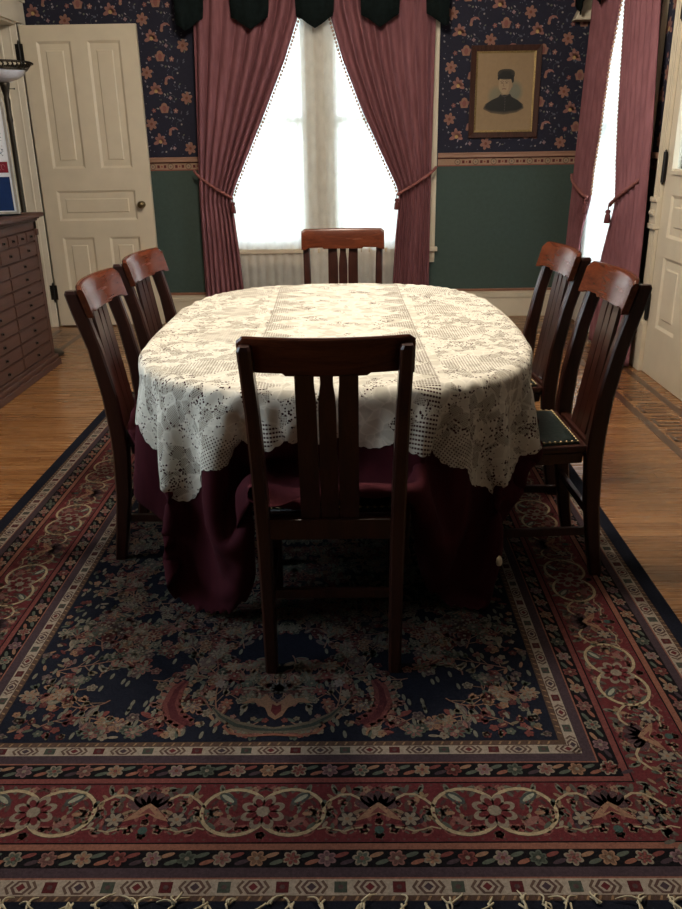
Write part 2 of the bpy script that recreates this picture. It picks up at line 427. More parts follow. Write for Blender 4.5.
# --- right wall: window 2 opening Y 5.56..6.75, door 2 opening Y 4.1..5.14
V0, V1 = 5.50, 6.62; D0, D1, DZ = 4.05, 5.115, 2.45
wr = MB()
for y0, y1, z0, z1 in ((YF, D0, 0, ZC), (D1, V0, 0, ZC), (V1, YB+.2, 0, ZC), (D0, D1, DZ, ZC), (V0, V1, 0, .45), (V0, V1, 2.6, ZC)):
    for a, b, c in ((0, ZB0, GREEN), (ZB0, ZC, NAVY)):
        lo, hi = max(z0, a), min(z1, b)
        if hi > lo: wr.box(XR, XR+.2, y0, y1, lo, hi, c)
fnr = lambda y, z, d: (XR-d, y, z)
wallpaper(wr, fnr, 0, YB, lambda a, z: 5.24 < a < 5.39 or a < 3.9)
border(wr, fnr, 5.22, 5.385); border(wr, fnr, 0, 3.9)
struct(wr.build('wall_right', M['paint']))
# --- left wall: doorway Y 5.82..6.745 z<2.30 ; unseen window added for daylight fill Y 1.3..2.7
L0, L1, LZ = 5.80, 6.75, 2.305
wl = MB()
for y0, y1, z0, z1 in ((YF, 1.2, 0, ZC), (2.6, L0, 0, ZC), (1.2, 2.6, 0, .95), (1.2, 2.6, 2.45, ZC), (L1, YB+.2, 0, ZC), (L0, L1, LZ, ZC)):
    for a, b, c in ((0, ZB0, GREEN), (ZB0, ZC, NAVY)):
        lo, hi = max(z0, a), min(z1, b)
        if hi > lo: wl.box(XL-.2, XL, y0, y1, lo, hi, c)
fnl = lambda y, z, d: (XL+d, y, z)
wallpaper(wl, fnl, 3.6, 5.6, lambda a, z: 3.6 < a < 5.6); border(wl, fnl, 2.7, L0-.15)
struct(wl.build('wall_left', M['paint']))
# --- wall behind the camera
wf = MB()
for x0, x1, z0, z1 in ((XL-.2, XR+.2, 0, ZC),):
    for a, b, c in ((0, ZB0, GREEN), (ZB0, ZC, NAVY)):
        lo, hi = max(z0, a), min(z1, b)
        if hi > lo: wf.box(x0, x1, YF-.2, YF, lo, hi, c)
struct(wf.build('wall_front', M['paint']))
# hall beyond the left doorway and room beyond right door
hl = MB(); hl.box(-4.2, -4.1, 5.0, 7.4, 0, ZC); hl.box(-4.2, XL-.2, 7.17, 7.27, 0, ZC); hl.box(-4.2, XL-.2, 4.9, 5.0, 0, ZC); hl.box(-4.2, XL-.2, 4.9, 7.27, ZC, ZC+.1)
struct(hl.build('wall_hall', M['white']))
hf = MB(); hf.box(-4.2, XL-.2, 4.9, 7.27, -.12, 0); struct(hf.build('floor_hall', M['floor']))

# --- baseboards (profiled)
def baseboard(name, segs):
    mb = MB()
    for kind, a0, a1 in segs:
        for h0, h1, t in ((0, .165, .020), (.165, .195, .028), (.195, .222, .022)):
            if kind == 'B': mb.box(a0, a1, YB-t, YB, h0, h1)
            if kind == 'R': mb.box(XR-t, XR, a0, a1, h0, h1)
            if kind == 'L': mb.box(XL, XL+t, a0, a1, h0, h1)
            if kind == 'F': mb.box(a0, a1, YF, YF+t, h0, h1)
    return struct(mb.build(name, M['cream'], bevel=.004))
baseboard('baseboard_back', [('B', XL, XR)]); baseboard('baseboard_right', [('R', YF, D0-.11), ('R', D1+.11, YB-.03)])
baseboard('baseboard_left', [('L', YF, L0-.12)]); baseboard('baseboard_front', [('F', XL+.03, XR-.03)])
cap = MB()
cap.box(XL, W0-.12, YB-.030, YB, .222, .240); cap.box(W1+.12, XR, YB-.030, YB, .222, .240); cap.box(XR-.03, XR, D1+.11, 5.388, .222, .24)
struct(cap.build('trim_2', M['railwood'], bevel=.003))
# chair rail moulding above printed border
cr = MB()
for a0, a1 in ((XL, W0-.12), (W1+.12, XR)):
    cr.box(a0, a1, YB-.022, YB, ZB1-.034, ZB1-.006); cr.box(a0, a1, YB-.030, YB, ZB1-.006, ZB1+.004)
cr.box(XR-.022, XR, 5.215, 5.388, ZB1-.034, ZB1+.002)
cr_m = wood('peach_rail', (.26, .14, .09), (.36, .20, .135), 'X', .5)
struct(cr.build('trim_3', cr_m, bevel=.003))
# floor inlay along right and left side
inl = MB()
def inlay(x0, x1, y0, y1, sgn):
    inl.box(x0, x0+.045, y0, y1, 0, .0012); inl.box(x1-.045, x1, y0, y1, 0, .0012)
    n = int((y1-y0)/.115)
    for i in range(n):
        y = y0+i*.115
        inl.box(x0+.06, x1-.095 if i % 2 else x1-.06, y, y+.020, 0, .0012)
        if i % 2: inl.box(x0+.06, x0+.08, y, y+.115, 0, .0012)
        inl.box(x0+.085, x1-.085, y+.050, y+.070, 0, .0012)
inlay(1.55, 1.83, .2, 6.7, 1); inlay(-2.46, -2.18, .2, 6.6, -1)
struct(inl.build('trim_4', M['inlaydark']))

# ------------------------------------------------------------------ windows
def window(name, axis, a0, a1, z0, z1, wall, sgn, mull=None, wide=.0):
    """axis X: on back wall ; axis Y: on side wall. sgn = direction outwards"""
    root = empty(name, (0, 0, 0)); struct(root)
    def bx(mb, a, b, d0, d1, zz0, zz1):
        d0, d1 = sorted((wall+sgn*d0, wall+sgn*d1))
        if axis == 'X': mb.box(a, b, d0, d1, zz0, zz1)
        else: mb.box(d0, d1, a, b, zz0, zz1)
    fr = MB(); c = .11
    for a, b in ((a0-c, a0), (a1, a1+c)):
        bx(fr, a, b, -.025, 0, 0 if False else z0-.1, z1+c); bx(fr, a+.0, a+.02, -.035, -.02, z0-.1, z1+c); bx(fr, b-.02, b, -.035, -.02, z0-.1, z1+c)
    bx(fr, a0-c, a1+c, -.025, 0, z1, z1+c)
    bx(fr, a0-c-.02, a1+c+.02, -.06, .0, z0-.035, z0)      # sill
    bx(fr, a0-c, a1+c, -.02, 0, z0-.13, z0-.035)
    for a, b in ((a0, a0+.03), (a1-.03, a1)): bx(fr, a, b, 0, .16, z0, z1)
    bx(fr, a0, a1, 0, .16, z1-.03, z1); bx(fr, a0, a1, 0, .16, z0, z0+.03)
    bays = [(a0+.03, a1-.03)] if not mull else [(a0+.03, mull[0]), (mull[1], a1-.03)]
    if mull: bx(fr, mull[0], mull[1], -.025, .16, z0, z1)
    fr.build('window_frame', M['cream'], root, bevel=.003)
    zm = (z0+z1)/2
    for a, b in bays:
        for q0, q1, d in ((z0+.03, zm+.02, .07), (zm-.02, z1-.03, .11)):
            sh = MB(); w_ = .045
            bx(sh, a, a+w_, d, d+.035, q0, q1); bx(sh, b-w_, b, d, d+.035, q0, q1); bx(sh, a, b, d, d+.035, q0, q0+w_); bx(sh, a, b, d, d+.035, q1-w_, q1)
            so = sh.build('sash', M['cream'], root, bevel=.003)
            gl = MB(); bx(gl, a+w_, b-w_, d+.015, d+.019, q0+w_, q1-w_)
            gl.build('pane', M['glass'], so)
    return root
window('window_1', 'X', W0, W1, WZ0, WZ1, YB, 1, (-.345, -.135))
win2 = window('window_2', 'Y', V0, V1, .45, 2.6, XR, 1)
window('added_window_3', 'Y', 1.2, 2.6, .95, 2.45, XL, -1)  # added window outside the frame, lets in cool fill light
br = MB(); br.hexa([(1.87, YB-.11, 2.27), (1.87, YB-.002, 2.27), (1.72, YB-.002, 2.27), (1.72, YB-.11, 2.27)], [(1.87, YB-.11, 2.5), (1.87, YB-.002, 2.5), (1.83, YB-.002, 2.5), (1.83, YB-.11, 2.5)])
struct(br.build('trim_5', M['cream'], bevel=.004))
# lawn outside
lw = MB(); lw.box(-25, 25, 7.6, 60, -1.2, -1.0); lw.box(4, 30, -20, 7.6, -1.2, -1.0); struct(lw.build('ground', M['outside']))

# ------------------------------------------------------------------ doors
def door_slab(mb, W, H, T, panels, y=0, glass=None):
    """slab in x 0..W, y 0..T (front y=0), z 0..H with framed recessed panels (x0,x1,z0,z1)"""
    xs = sorted({0, W} | {q for p in panels+(glass or []) for q in p[:2]}); zs = sorted({0, H} | {q for p in panels+(glass or []) for q in p[2:]})
    P = panels+(glass or [])
    for i in range(len(xs)-1):
        for j in range(len(zs)-1):
            cx, cz = (xs[i]+xs[i+1])/2, (zs[j]+zs[j+1])/2
            if any(p[0] < cx < p[1] and p[2] < cz < p[3] for p in P): continue
            mb.box(xs[i], xs[i+1], 0, T, zs[j], zs[j+1])
    for x0, x1, z0, z1 in panels:
        m, d = .018, .011
        o = [(x0, 0, z0), (x1, 0, z0), (x1, 0, z1), (x0, 0, z1)]
        a = [(x0+m, d, z0+m), (x1-m, d, z0+m), (x1-m, d, z1-m), (x0+m, d, z1-m)]
        m2 = .062; b = [(x0+m2, d-.001, z0+m2), (x1-m2, d-.001, z0+m2), (x1-m2, d-.001, z1-m2), (x0+m2, d-.001, z1-m2)]
        m3 = .070; c = [(x0+m3, .003, z0+m3), (x1-m3, .003, z0+m3), (x1-m3, .003, z1-m3), (x0+m3, .003, z1-m3)]
        mb.loft([o, a, b, c], sm=False, cap=False); mb.add(c, [(0, 1, 2, 3)]); mb.box(x0, x1, T*.45, T*.7, z0, z1)
def hinge(parent, loc, h=.09, name='hinge', r=.008, w=.028, ang=0):
    mb = MB(); mb.tube([(0, 0, -h/2-.012), (0, 0, h/2+.012)], r, 10); mb.lathe([(0, -h/2-.026), (.007, -h/2-.018), (0.004, -h/2-.01)], n=8); mb.lathe([(0.004, h/2+.01), (.007, h/2+.018), (0, h/2+.026)], n=8)
    mb.box(-w, w, .002, .006, -h/2, h/2)
    o = mb.build(name, M['iron'], parent); o.location = loc; o.rotation_euler = (0, 0, ang); return o
# left door (open, lying in front of the back wall)
d1 = MB()
pn = [(.115, .375, 1.255, 2.165), (.500, .750, 1.255, 2.165), (.115, .750, .855, 1.09), (.115, .375, .22, .725), (.500, .750, .22, .725)]
door_slab(d1, .880, 2.275, .040, pn)
door1 = struct(d1.build('door_1', M['cream'])); door1.location = (-2.478, 6.745, .012); door1.rotation_euler = (0, 0, .012)
kb = MB(); kb.lathe([(0, -.062), (.022, -.060), (.029, -.048), (.024, -.036), (.010, -.028), (.009, -.008), (.026, -.006), (.028, 0)], (0, 0, 0), 20, axis='Y')
ko = kb.build('door_knob', M['knob'], door1); ko.location = (.796, -.0005, .975)
hinge(door1, (-.016, -.012, 2.09), .12, w=.030); hinge(door1, (-.016, -.012, .28), .12, w=.030)
# casing of the left doorway (jamb face towards the room) and head
tc = MB()
tc.box(XL-.2, XL+.004, L1-.014, L1+.01, 0, LZ+.01)
tc.box(XL-.2, XL+.004, L0-.01, L0+.014, 0, LZ); tc.box(XL-.2, XL+.004, L0, L1, LZ-.014, LZ+.02)
tc.box(XL-.13, XL-.115, L1-.026, L1-.012, 0, LZ-.014); tc.box(XL-.055, XL-.040, L1-.018, L1-.012, 0, LZ-.014)
tc.box(XL, XL+.020, L1+.03, L1+.13, 0, LZ+.0); tc.box(XL, XL+.032, L1+.11, L1+.13, 0, LZ)
tc.box(XL, XL+.025, L0-.13, L0, 0, LZ)
tc.box(XL, XL+.030, L0-.13, L1+.13, LZ, LZ+.15); tc.box(XL, XL+.045, L0-.14, L1+.14, LZ+.15, LZ+.18)
struct(tc.build('trim_6', M['white'], bevel=.003))
# right door with glass, in a cased opening
d2 = MB(); W2 = D1-D0-.03
pn2 = [(.130, .43, .310, .741), (.58, .88, .310, .741), (.130, .43, .855, 1.10), (.58, .88, .855, 1.10)]
door_slab(d2, W2, DZ-.02, .042, pn2, glass=[(.115, W2-.115, 1.245, 2.25)])
door2 = struct(d2.build('door_2', M['cream'])); door2.location = (XR-.004, D1-.015, .004); door2.rotation_euler = (0, 0, -PI/2)
g2 = MB(); g2.box(.116, W2-.116, .018, .023, 1.236, 2.249); g2.build('pane', M['glass'], door2)
gm = MB()
for a, b, c, d in ((.100, W2-.100, 1.215, 1.235), (.100, W2-.100, 2.25, 2.27), (.100, .115, 1.235, 2.25), (W2-.115, W2-.100, 1.235, 2.25)): gm.box(a, b, -.012, 0, c, d)
gm.build('glass_bead', M['cream'], door2)
for z in (2.13, 1.255, .43): hinge(door2, (-.008, -.012, z-.004), .15, r=.013, w=.024)
k2 = MB(); k2.lathe([(0, -.06), (.024, -.056), (.028, -.045), (.01, -.028), (.01, -.005), (.028, 0)], (0, 0, 0), 18, axis='Y'); k2o = k2.build('door_knob', M['knob'], door2); k2o.location = (W2-.06, -.0005, .98)
cs = MB(); T = .016
for y0, y1 in ((D1, D1+.095), (D0-.095, D0)):
    cs.box(XR-T, XR, y0, y1, .33, DZ)                                   # flat casing
    for q in (.0, .030, .060, .084): cs.box(XR-T-.007, XR-T, y0+q, y0+q+.014, .33, DZ)
    cs.box(XR-T-.012, XR, y0-.004, y1+.006, 0, .30); cs.box(XR-T-.018, XR, y0-.006, y1+.010, .30, .33)   # plinth block
    for z0, z1, e in ((.895, .925, .026), (.925, 1.055, .016), (1.055, 1.082, .026)): cs.box(XR-T-e, XR, y0-.006, y1+.010, z0, z1)   # carved block
    cs.tube([(XR-T-.017, (y0+y1)/2-.025, .99), (XR-T-.022, (y0+y1)/2, .99), (XR-T-.017, (y0+y1)/2+.025, .99)], .018, 8)
cs.box(XR-T, XR, D0-.10, D1+.10, DZ, DZ+.14)
cs.box(XR-.0, XR+.2, D1-.014, D1+.004, 0, DZ); cs.box(XR, XR+.2, D0-.004, D0+.014, 0, DZ); cs.box(XR, XR+.2, D0, D1, DZ-.014, DZ)
struct(cs.build('trim_7', M['cream'], bevel=.003))

# ------------------------------------------------------------------ curtains
def interp(tab, z):
    tab = sorted(tab)
    if z <= tab[0][0]: return tab[0][1]
    for (a, p), (b, q) in zip(tab, tab[1:]):
        if z <= b: t = (z-a)/(b-a); t = t; return p+(q-p)*t
    return tab[-1][1]
def curtain(name, axis, outer, inner, base, z0, z1, nf, amp, hook, tie_z, label, cat='curtain', seed=0, tassel=True, group=None, flip=1):
    """outer / inner: tables z -> coordinate along the wall; base: distance coordinate of the cloth; hook=(a,z)"""
    rnd = random.Random(seed)
    ph = [rnd.uniform(0, 6.28) for _ in range(6)]
    NS, NZ = nf*14, 70
    def pos(s, z):
        o, i = interp(outer, z), interp(inner, z); a = o+(i-o)*s
        wdt = abs(i-o); k = min(1, wdt/.45)
        th = 2*PI*nf*s + .5*math.sin(3.1*s+z*.8+ph[0])
        d = amp*(.45+.55*k)*(math.sin(th)+.35*math.sin(2.3*th*.5+ph[1]+z*.7)+.2*math.sin(5.7*s+ph[2]))
        a += amp*.25*math.cos(th)*k
        bulge = -.035*math.exp(-((z-tie_z-.02)/.12)**2)*0
        return a, d
    def P(a, d, z):
        return (a, base+d, z) if axis == 'X' else (base+d, a, z)
    mb = MB(); v = []
    for j in range(NZ+1):
        z = z0+(z1-z0)*j/NZ
        for i in range(NS+1):
            a, d = pos(i/NS, z); v.append(P(a, d, z))
    f = [(j*(NS+1)+i, j*(NS+1)+i+1, (j+1)*(NS+1)+i+1, (j+1)*(NS+1)+i) for j in range(NZ) for i in range(NS)]
    mb.add(v, f, None, True)
    o = mb.build(name, M['rosecurt'], solid=.003); tag(o, label, cat, group)
    # bead fringe on the inner edge
    bd = MB(); n = int((z1-tie_z-.02)/.026)
    for k in range(n):
        z = tie_z+.03+k*.026; a, d = pos(1, z); s_ = 1 if interp(inner, z) > interp(outer, z) else -1
        p = P(a+s_*.012, d, z-.006)
        bd.lathe([(0, -.012), (.0095, -.005), (.0095, .003), (.003, .011), (0, .013)], p, 6)
    bd.build('bead_fringe', M['bead'], o)
    # rope tieback from the hook round the gathered cloth
    s_ = 1 if interp(inner, tie_z) > interp(outer, tie_z) else -1
    ie = interp(inner, tie_z); oe = interp(outer, tie_z); rp = []
    for k in range(13):
        t = k/12; a = hook[0]+(ie+s_*.012-hook[0])*t; z = hook[1]+(tie_z-hook[1])*(t**.8); d = -amp*1.45-.012 + (.05*(1-t)**3)
        if t > .95: d += .01
        rp.append(P(a, d*(1 if True else -1), z))
    tb = MB(); 
    for q in (0, PI): tb.tube([(p[0]+.006*math.cos(i*2.2+q)*(axis != 'X'), p[1]+.006*math.cos(i*2.2+q)*(axis == 'X'), p[2]+.007*math.sin(i*2.2+q)) for i, p in enumerate([rp[int(m/3)] if m % 3 == 0 else tuple(np.array(rp[int(m/3)])+(np.array(rp[min(12, int(m/3)+1)])-np.array(rp[int(m/3)]))*(m % 3)/3) for m in range(37)])], .009, 6)
    to = tb.build('tieback', M['cordrope'], o)
    if tassel:
        a, d = ie+s_*.012, -amp-.02; p = P(a, d, tie_z)
        ts = MB(); ts.tube([(p[0], p[1], p[2]), (p[0], p[1], p[2]-.03)], .005, 6); ts.lathe([(0, -.026), (.016, -.032), (.020, -.045), (.012, -.056), (.019, -.066), (.024, -.115), (.018, -.118), (0, -.116)], p, 12)
        ts.build('tassel', M['tassel'], to)
    return o
yc = 6.86
curtain('rose_curtain', 'X', [(0, -1.245), (.3, -1.24), (1.0, -1.235), (1.3, -1.225), (2.45, -1.18), (2.7, -1.18)],
        [(0, -.90), (.27, -.915), (.6, -.935), (.85, -.955), (.99, -.975), (1.03, -.965), (1.12, -.93), (1.32, -.835), (1.62, -.69), (2.03, -.50), (2.36, -.375), (2.7, -.31)],
        yc, .015, 2.72, 8, .024, (-1.262, 1.235), 1.02, 'dusty rose velvet curtain tied back on the left side of the big window', seed=1)
curtain('rose_curtain', 'X', [(0, .655), (1.0, .655), (1.36, .655), (2.42, .665), (2.7, .665)],
        [(0, .34), (.34, .352), (.7, .372), (.95, .395), (1.04, .392), (1.10, .375), (1.32, .265), (1.66, .10), (2.03, -.05), (2.38, -.155), (2.7, -.18)],
        yc, .015, 2.72, 8, .022, (.70, 1.235), 1.03, 'dusty rose velvet curtain tied back on the right side of the big window', seed=2)
curtain('rose_curtain', 'Y', [(0, 6.86), (.6, 6.86), (1.3, 6.80), (2.36, 6.68), (2.7, 6.64)],
        [(0, 6.62), (.28, 6.58), (.8, 6.43), (.98, 6.30), (1.04, 6.28), (1.2, 6.27), (1.46, 6.20), (1.93, 6.12), (2.3, 5.98), (2.7, 5.97)],
        1.80, .015, 2.72, 6, .022, (6.91, 1.16), 1.02, 'dusty rose curtain in the far right corner beside the green wall', seed=3)
curtain('rose_curtain', 'Y', [(0, 5.15), (.8, 5.15), (1.45, 5.19), (2.2, 5.29), (2.7, 5.31)],
        [(0, 5.97), (.3, 5.95), (.62, 5.87), (.85, 5.76), (.98, 5.69), (1.06, 5.69), (1.3, 5.76), (1.6, 5.82), (2.26, 5.91), (2.7, 5.92)],
        1.80, .015, 2.72, 8, .022, (5.20, 1.21), 1.00, 'dusty rose curtain tied back next to the cream door with glass', seed=4)
for o_ in (): pass
def sheer(name, axis, a0, a1, base, z0, z1, nf, amp, label, seed, group=None):
    rnd = random.Random(seed); p1, p2 = rnd.uniform(0, 6), rnd.uniform(0, 6)
    NS, NZ = nf*10, 30; v = []; uv = []
    for j in range(NZ+1):
        z = z0+(z1-z0)*j/NZ
        for i in range(NS+1):
            s = i/NS; th = 2*PI*nf*s+1.2*math.sin(4*s+p1)
            d = amp*(math.sin(th)+.4*math.sin(.37*th+p2+z*.5)); a = a0+(a1-a0)*s+amp*.3*math.cos(th)
            v.append((a, base+d, z) if axis == 'X' else (base+d, a, z)); uv.append((a0+(a1-a0)*s*1.7, z))
    f = [(j*(NS+1)+i, j*(NS+1)+i+1, (j+1)*(NS+1)+i+1, (j+1)*(NS+1)+i) for j in range(NZ) for i in range(NS)]
    mb = MB(); mb.add(v, f, None, True); o = mb.build(name, M['sheer'])
    l = o.data.uv_layers.new(name='UVMap'); idx = np.array([i for q in f for i in q]); l.data.foreach_set('uv', np.array(uv)[idx].ravel())
    return tag(o, label, 'sheer curtain', group)
sheer('sheer_curtain', 'X', -1.16, -.10, 6.928, .02, 2.7, 15, .007, 'white sheer lace panel over the left half of the big window', 1)
sheer('sheer_curtain', 'X', -.37, .64, 6.903, .02, 2.7, 14, .007, 'white sheer lace panel over the right half of the big window', 5)
sheer('sheer_curtain', 'Y', 5.46, 6.84, 1.855, .02, 2.7, 14, .008, 'white sheer lace panel in the window on the right wall', 2)
def rod(name, axis, a0, a1, base, z, label):
    mb = MB(); P = (lambda a: (a, base, z)) if axis == 'X' else (lambda a: (base, a, z))
    mb.tube([P(a0), P(a1)], .014, 12)
    o = mb.build(name, M['railwood']); return tag(o, label, 'curtain rod')
rod('curtain_rod', 'X', -1.3, .8, 6.83, 2.74, 'wooden rod carrying the curtains of the big window'); rod('curtain_rod', 'Y', 5.3, 6.93, 1.80, 2.74, 'wooden rod carrying the curtains on the right wall')
def valance(axis, a0, a1, base, c0, step, label, zb=2.235):
    mb = MB(); n = 240; top, bot = [], []
    for i in range(n+1):
        a = a0+(a1-a0)*i/n; t = abs(((a-c0)/step+.5) % 1-.5)*step
        if t < .05: z = zb+.03*t/.05
        elif t < .10: z = zb+.03+.035*(t-.05)/.05
        elif t < .142: z = zb+.065+.02*(t-.10)/.042
        elif t < .15: z = zb+.085+.185*(t-.142)/.008
        else: z = zb+.27
        d = .010*math.sin(a*26)+.006*math.sin(a*61)
        top.append((a, d)); bot.append(z)
    v = []
    for k in range(5):
        for (a, d), z in zip(top, bot):
            zz = z+(2.78-z)*k/4; dd = d*(1-.5*k/4)
            v.append((a, base+dd, zz) if axis == 'X' else (base+dd, a, zz))
    m = n+1; f = [(k*m+i, k*m+i+1, (k+1)*m+i+1, (k+1)*m+i) for k in range(4) for i in range(n)]
    mb.add(v, f, None, True); return tag(mb.build('valance', M['valance'], solid=.006), label, 'valance')
valance('X', -1.30, .76, 6.785, -.25, .49, 'dark green scalloped valance hanging over the big window')
valance('Y', 5.36, 6.93, 1.735, 6.30, .49, 'dark green scalloped valance over the right wall window', 2.29)

# ------------------------------------------------------------------ portrait
pr = empty('framed_portrait', (1.235, YB-.002, 1.447)); tag(pr, 'old framed portrait drawing of a person in dark high-collared clothing and hat on floral wallpaper', 'picture')
pr.rotation_euler = (math.radians(-.6), 0, 0)
PW, PH = .552, .672
fm = MB()
def frame_ring(mb, w0, h0, z0, w1, h1, z1):
    # four mitred bars between outer rectangle (w0,h0) and inner (w1,h1): centre based
    o = [(-w0/2, (PH-h0)/2), (w0/2, (PH-h0)/2), (w0/2, (PH+h0)/2), (-w0/2, (PH+h0)/2)]; i = [(-w1/2, (PH-h1)/2), (w1/2, (PH-h1)/2), (w1/2, (PH+h1)/2), (-w1/2, (PH+h1)/2)]
    for k in range(4):
        a, b, c, d = o[k], o[(k+1) % 4], i[(k+1) % 4], i[k]
        mb.hexa([(p[0], -.001, p[1]) for p in (a, b, c, d)], [(a[0], -z0, a[1]), (b[0], -z0, b[1]), (c[0], -z1, c[1]), (d[0], -z1, d[1])])
frame_ring(fm, PW, PH, .020, PW-.085, PH-.085, .013); fm.build('frame', M['framewood'], pr, bevel=.003)
gi = MB(); frame_ring(gi, PW-.085, PH-.085, .012, PW-.115, PH-.115, .009); gi.build('gilt_slip', M['gilt'], pr)
pc = MB(); fp = lambda x, y, z: (x, -.006-z*2.0, PH/2+y)
TAN = (.27, .185, .105)
pc.box(-PW/2+.05, PW/2-.05, -.006, -.001, .05, PH-.05, TAN)
def soft(mb, cx, cy, rx, ry, c0, c1, z, n=7, sq=2.0):
    for k in range(n):
        t = k/(n-1); s = 1-t*.45; c = tuple(a+(b-a)*t for a, b in zip(c0, c1))
        pts = []
        for i in range(28):
            a = 2*PI*i/28; ca, sa = math.cos(a), math.sin(a)
            pts.append((cx+rx*s*math.copysign(abs(ca)**(2/sq), ca), cy+ry*s*math.copysign(abs(sa)**(2/sq), sa)))
        mb.poly(pts, fp, z+k*.00008, c)
soft(pc, -.07, -.03, .075, .09, TAN, (.19, .165, .11), .0005); soft(pc, .075, .0, .08, .10, TAN, (.155, .15, .11), .0005)
# bust
DK = (.022, .021, .020)
bust = [(-.165, -.115), (-.15, -.085), (-.10, -.055), (-.05, -.035), (-.035, -.015), (.045, -.012), (.06, -.035), (.11, -.06), (.15, -.09), (.158, -.118)]
for k in range(6):
    t = k/5; c = tuple(a+(b-a)*t for a, b in zip((.12, .09, .06), DK)); sh = 1-.10*t
    low = [(.158-.006*k, -.120), (.10, -.150+.004*k), (.0, -.165+.005*k), (-.10, -.152+.004*k), (-.165+.006*k, -.122)]
    pc.poly([(x*sh, y*(1-.02*k)-.004*t) for x, y in bust[::-1]][::-1] + [(x, y) for x, y in low], fp, .0012+k*.00008, c)
SK = (.33, .24, .15)
pc.poly([(-.028, -.02), (.035, -.02), (.035, .03), (-.02, .03)], fp, .0018, (.26, .185, .115))
disc(pc, fp, 0, .055, .052, .0020, SK, 24, 1.30); disc(pc, fp, .016, .052, .038, .0022, (.285, .20, .125), 20, 1.5); disc(pc, fp, -.006, .052, .038, .0024, SK, 20, 1.55)
soft(pc, .005, .128, .068, .038, (.05, .04, .03), DK, .0026, 4, 2.6); pc.poly([(-.062, .10), (-.055, .085), (-.045, .095), (.0, .104), (.045, .092), (.058, .062), (.068, .075), (.066, .12), (-.05, .13)], fp, .0031, DK)
for x in (-.024, .012):
    pc.poly([(x-.011, .066), (x, .070), (x+.011, .066), (x, .062)], fp, .0030, (.05, .035, .025)); ribbon(pc, fp, [(x-.014, .076), (x, .081), (x+.014, .077)], .004, .0030, (.12, .08, .05))
ribbon(pc, fp, [(-.010, .066), (-.014, .045), (-.006, .040)], .004, .0030, (.19, .125, .075)); ribbon(pc, fp, [(-.022, .022), (-.006, .025), (.010, .021)], .006, .0030, (.17, .09, .06))
disc(pc, fp, .052, .048, .010, .0021, (.24, .165, .10), 10, 1.7)
ribbon(pc, fp, [(-.03, -.018), (.0, -.034), (.038, -.016)], .008, .0020, (.06, .05, .045)); ribbon(pc, fp, [(.004, -.036), (.006, -.09), (.004, -.14)], .004, .0020, (.045, .04, .038))
for q in range(5): disc(pc, fp, .006, -.05-q*.02, .003, .0023, (.10, .09, .08), 6)
pc.build('portrait_print', M['picture'], pr)

# ------------------------------------------------------------------ rug
RW, RL, RX, RY, RT = 2.44, 3.62, -.21, 1.107, .010
rg = MB()
RED = (.130, .017, .021); RED2 = (.18, .042, .036); NV = (.012, .014, .026); MAU = (.060, .036, .046); WH = (.34, .27, .205); BR = (.095, .052, .032); ORG = (.25, .085, .05)
GR = (.085, .10, .075); OR2 = (.28, .14, .075); PK = (.22, .09, .075); CR = (.235, .185, .13); BLK = (.010, .008, .010); BLU = (.035, .055, .07)
rings = [(0, .050, NV), (.050, .063, BR), (.063, .101, WH), (.101, .105, ORG), (.105, .129, MAU), (.129, .174, BLK), (.174, .190, ORG), (.190, .194, BLK), (.194, .362, RED), (.362, .366, BLK), (.366, .381, RED2),
         (.381, .427, BLK), (.427, .431, ORG), (.431, .458, MAU), (.458, .488, WH), (.488, .505, BR)]
def mute(c, f=.62, d=.22):
    l = .3*c[0]+.5*c[1]+.2*c[2]; return tuple((q*(1-d)+l*d)*f for q in c)
RED, RED2, NV, MAU, WH, BR, ORG, GR, OR2, PK, CR, BLU = [mute(c) for c in (RED, RED2, NV, MAU, WH, BR, ORG, GR, OR2, PK, CR, BLU)]
rings = [(a, b, mute(c)) for a, b, c in rings]
def R(x, y, z): return (RX-RW/2+x, RY+y, RT+z)
rg.box(RX-RW/2, RX+RW/2, RY, RY+RL, 0.0005, RT-.0005, NV)
for d0, d1_, c in rings:
    o = [(d0, d0), (RW-d0, d0), (RW-d0, RL-d0), (d0, RL-d0)]; i = [(d1_, d1_), (RW-d1_, d1_), (RW-d1_, RL-d1_), (d1_, RL-d1_)]
    for k in range(4): rg.poly([o[k], o[(k+1) % 4], i[(k+1) % 4], i[k]], R, 0, c)
rg.poly([(.505, .505), (RW-.505, .505), (RW-.505, RL-.505), (.505, RL-.505)], R, 0, NV)
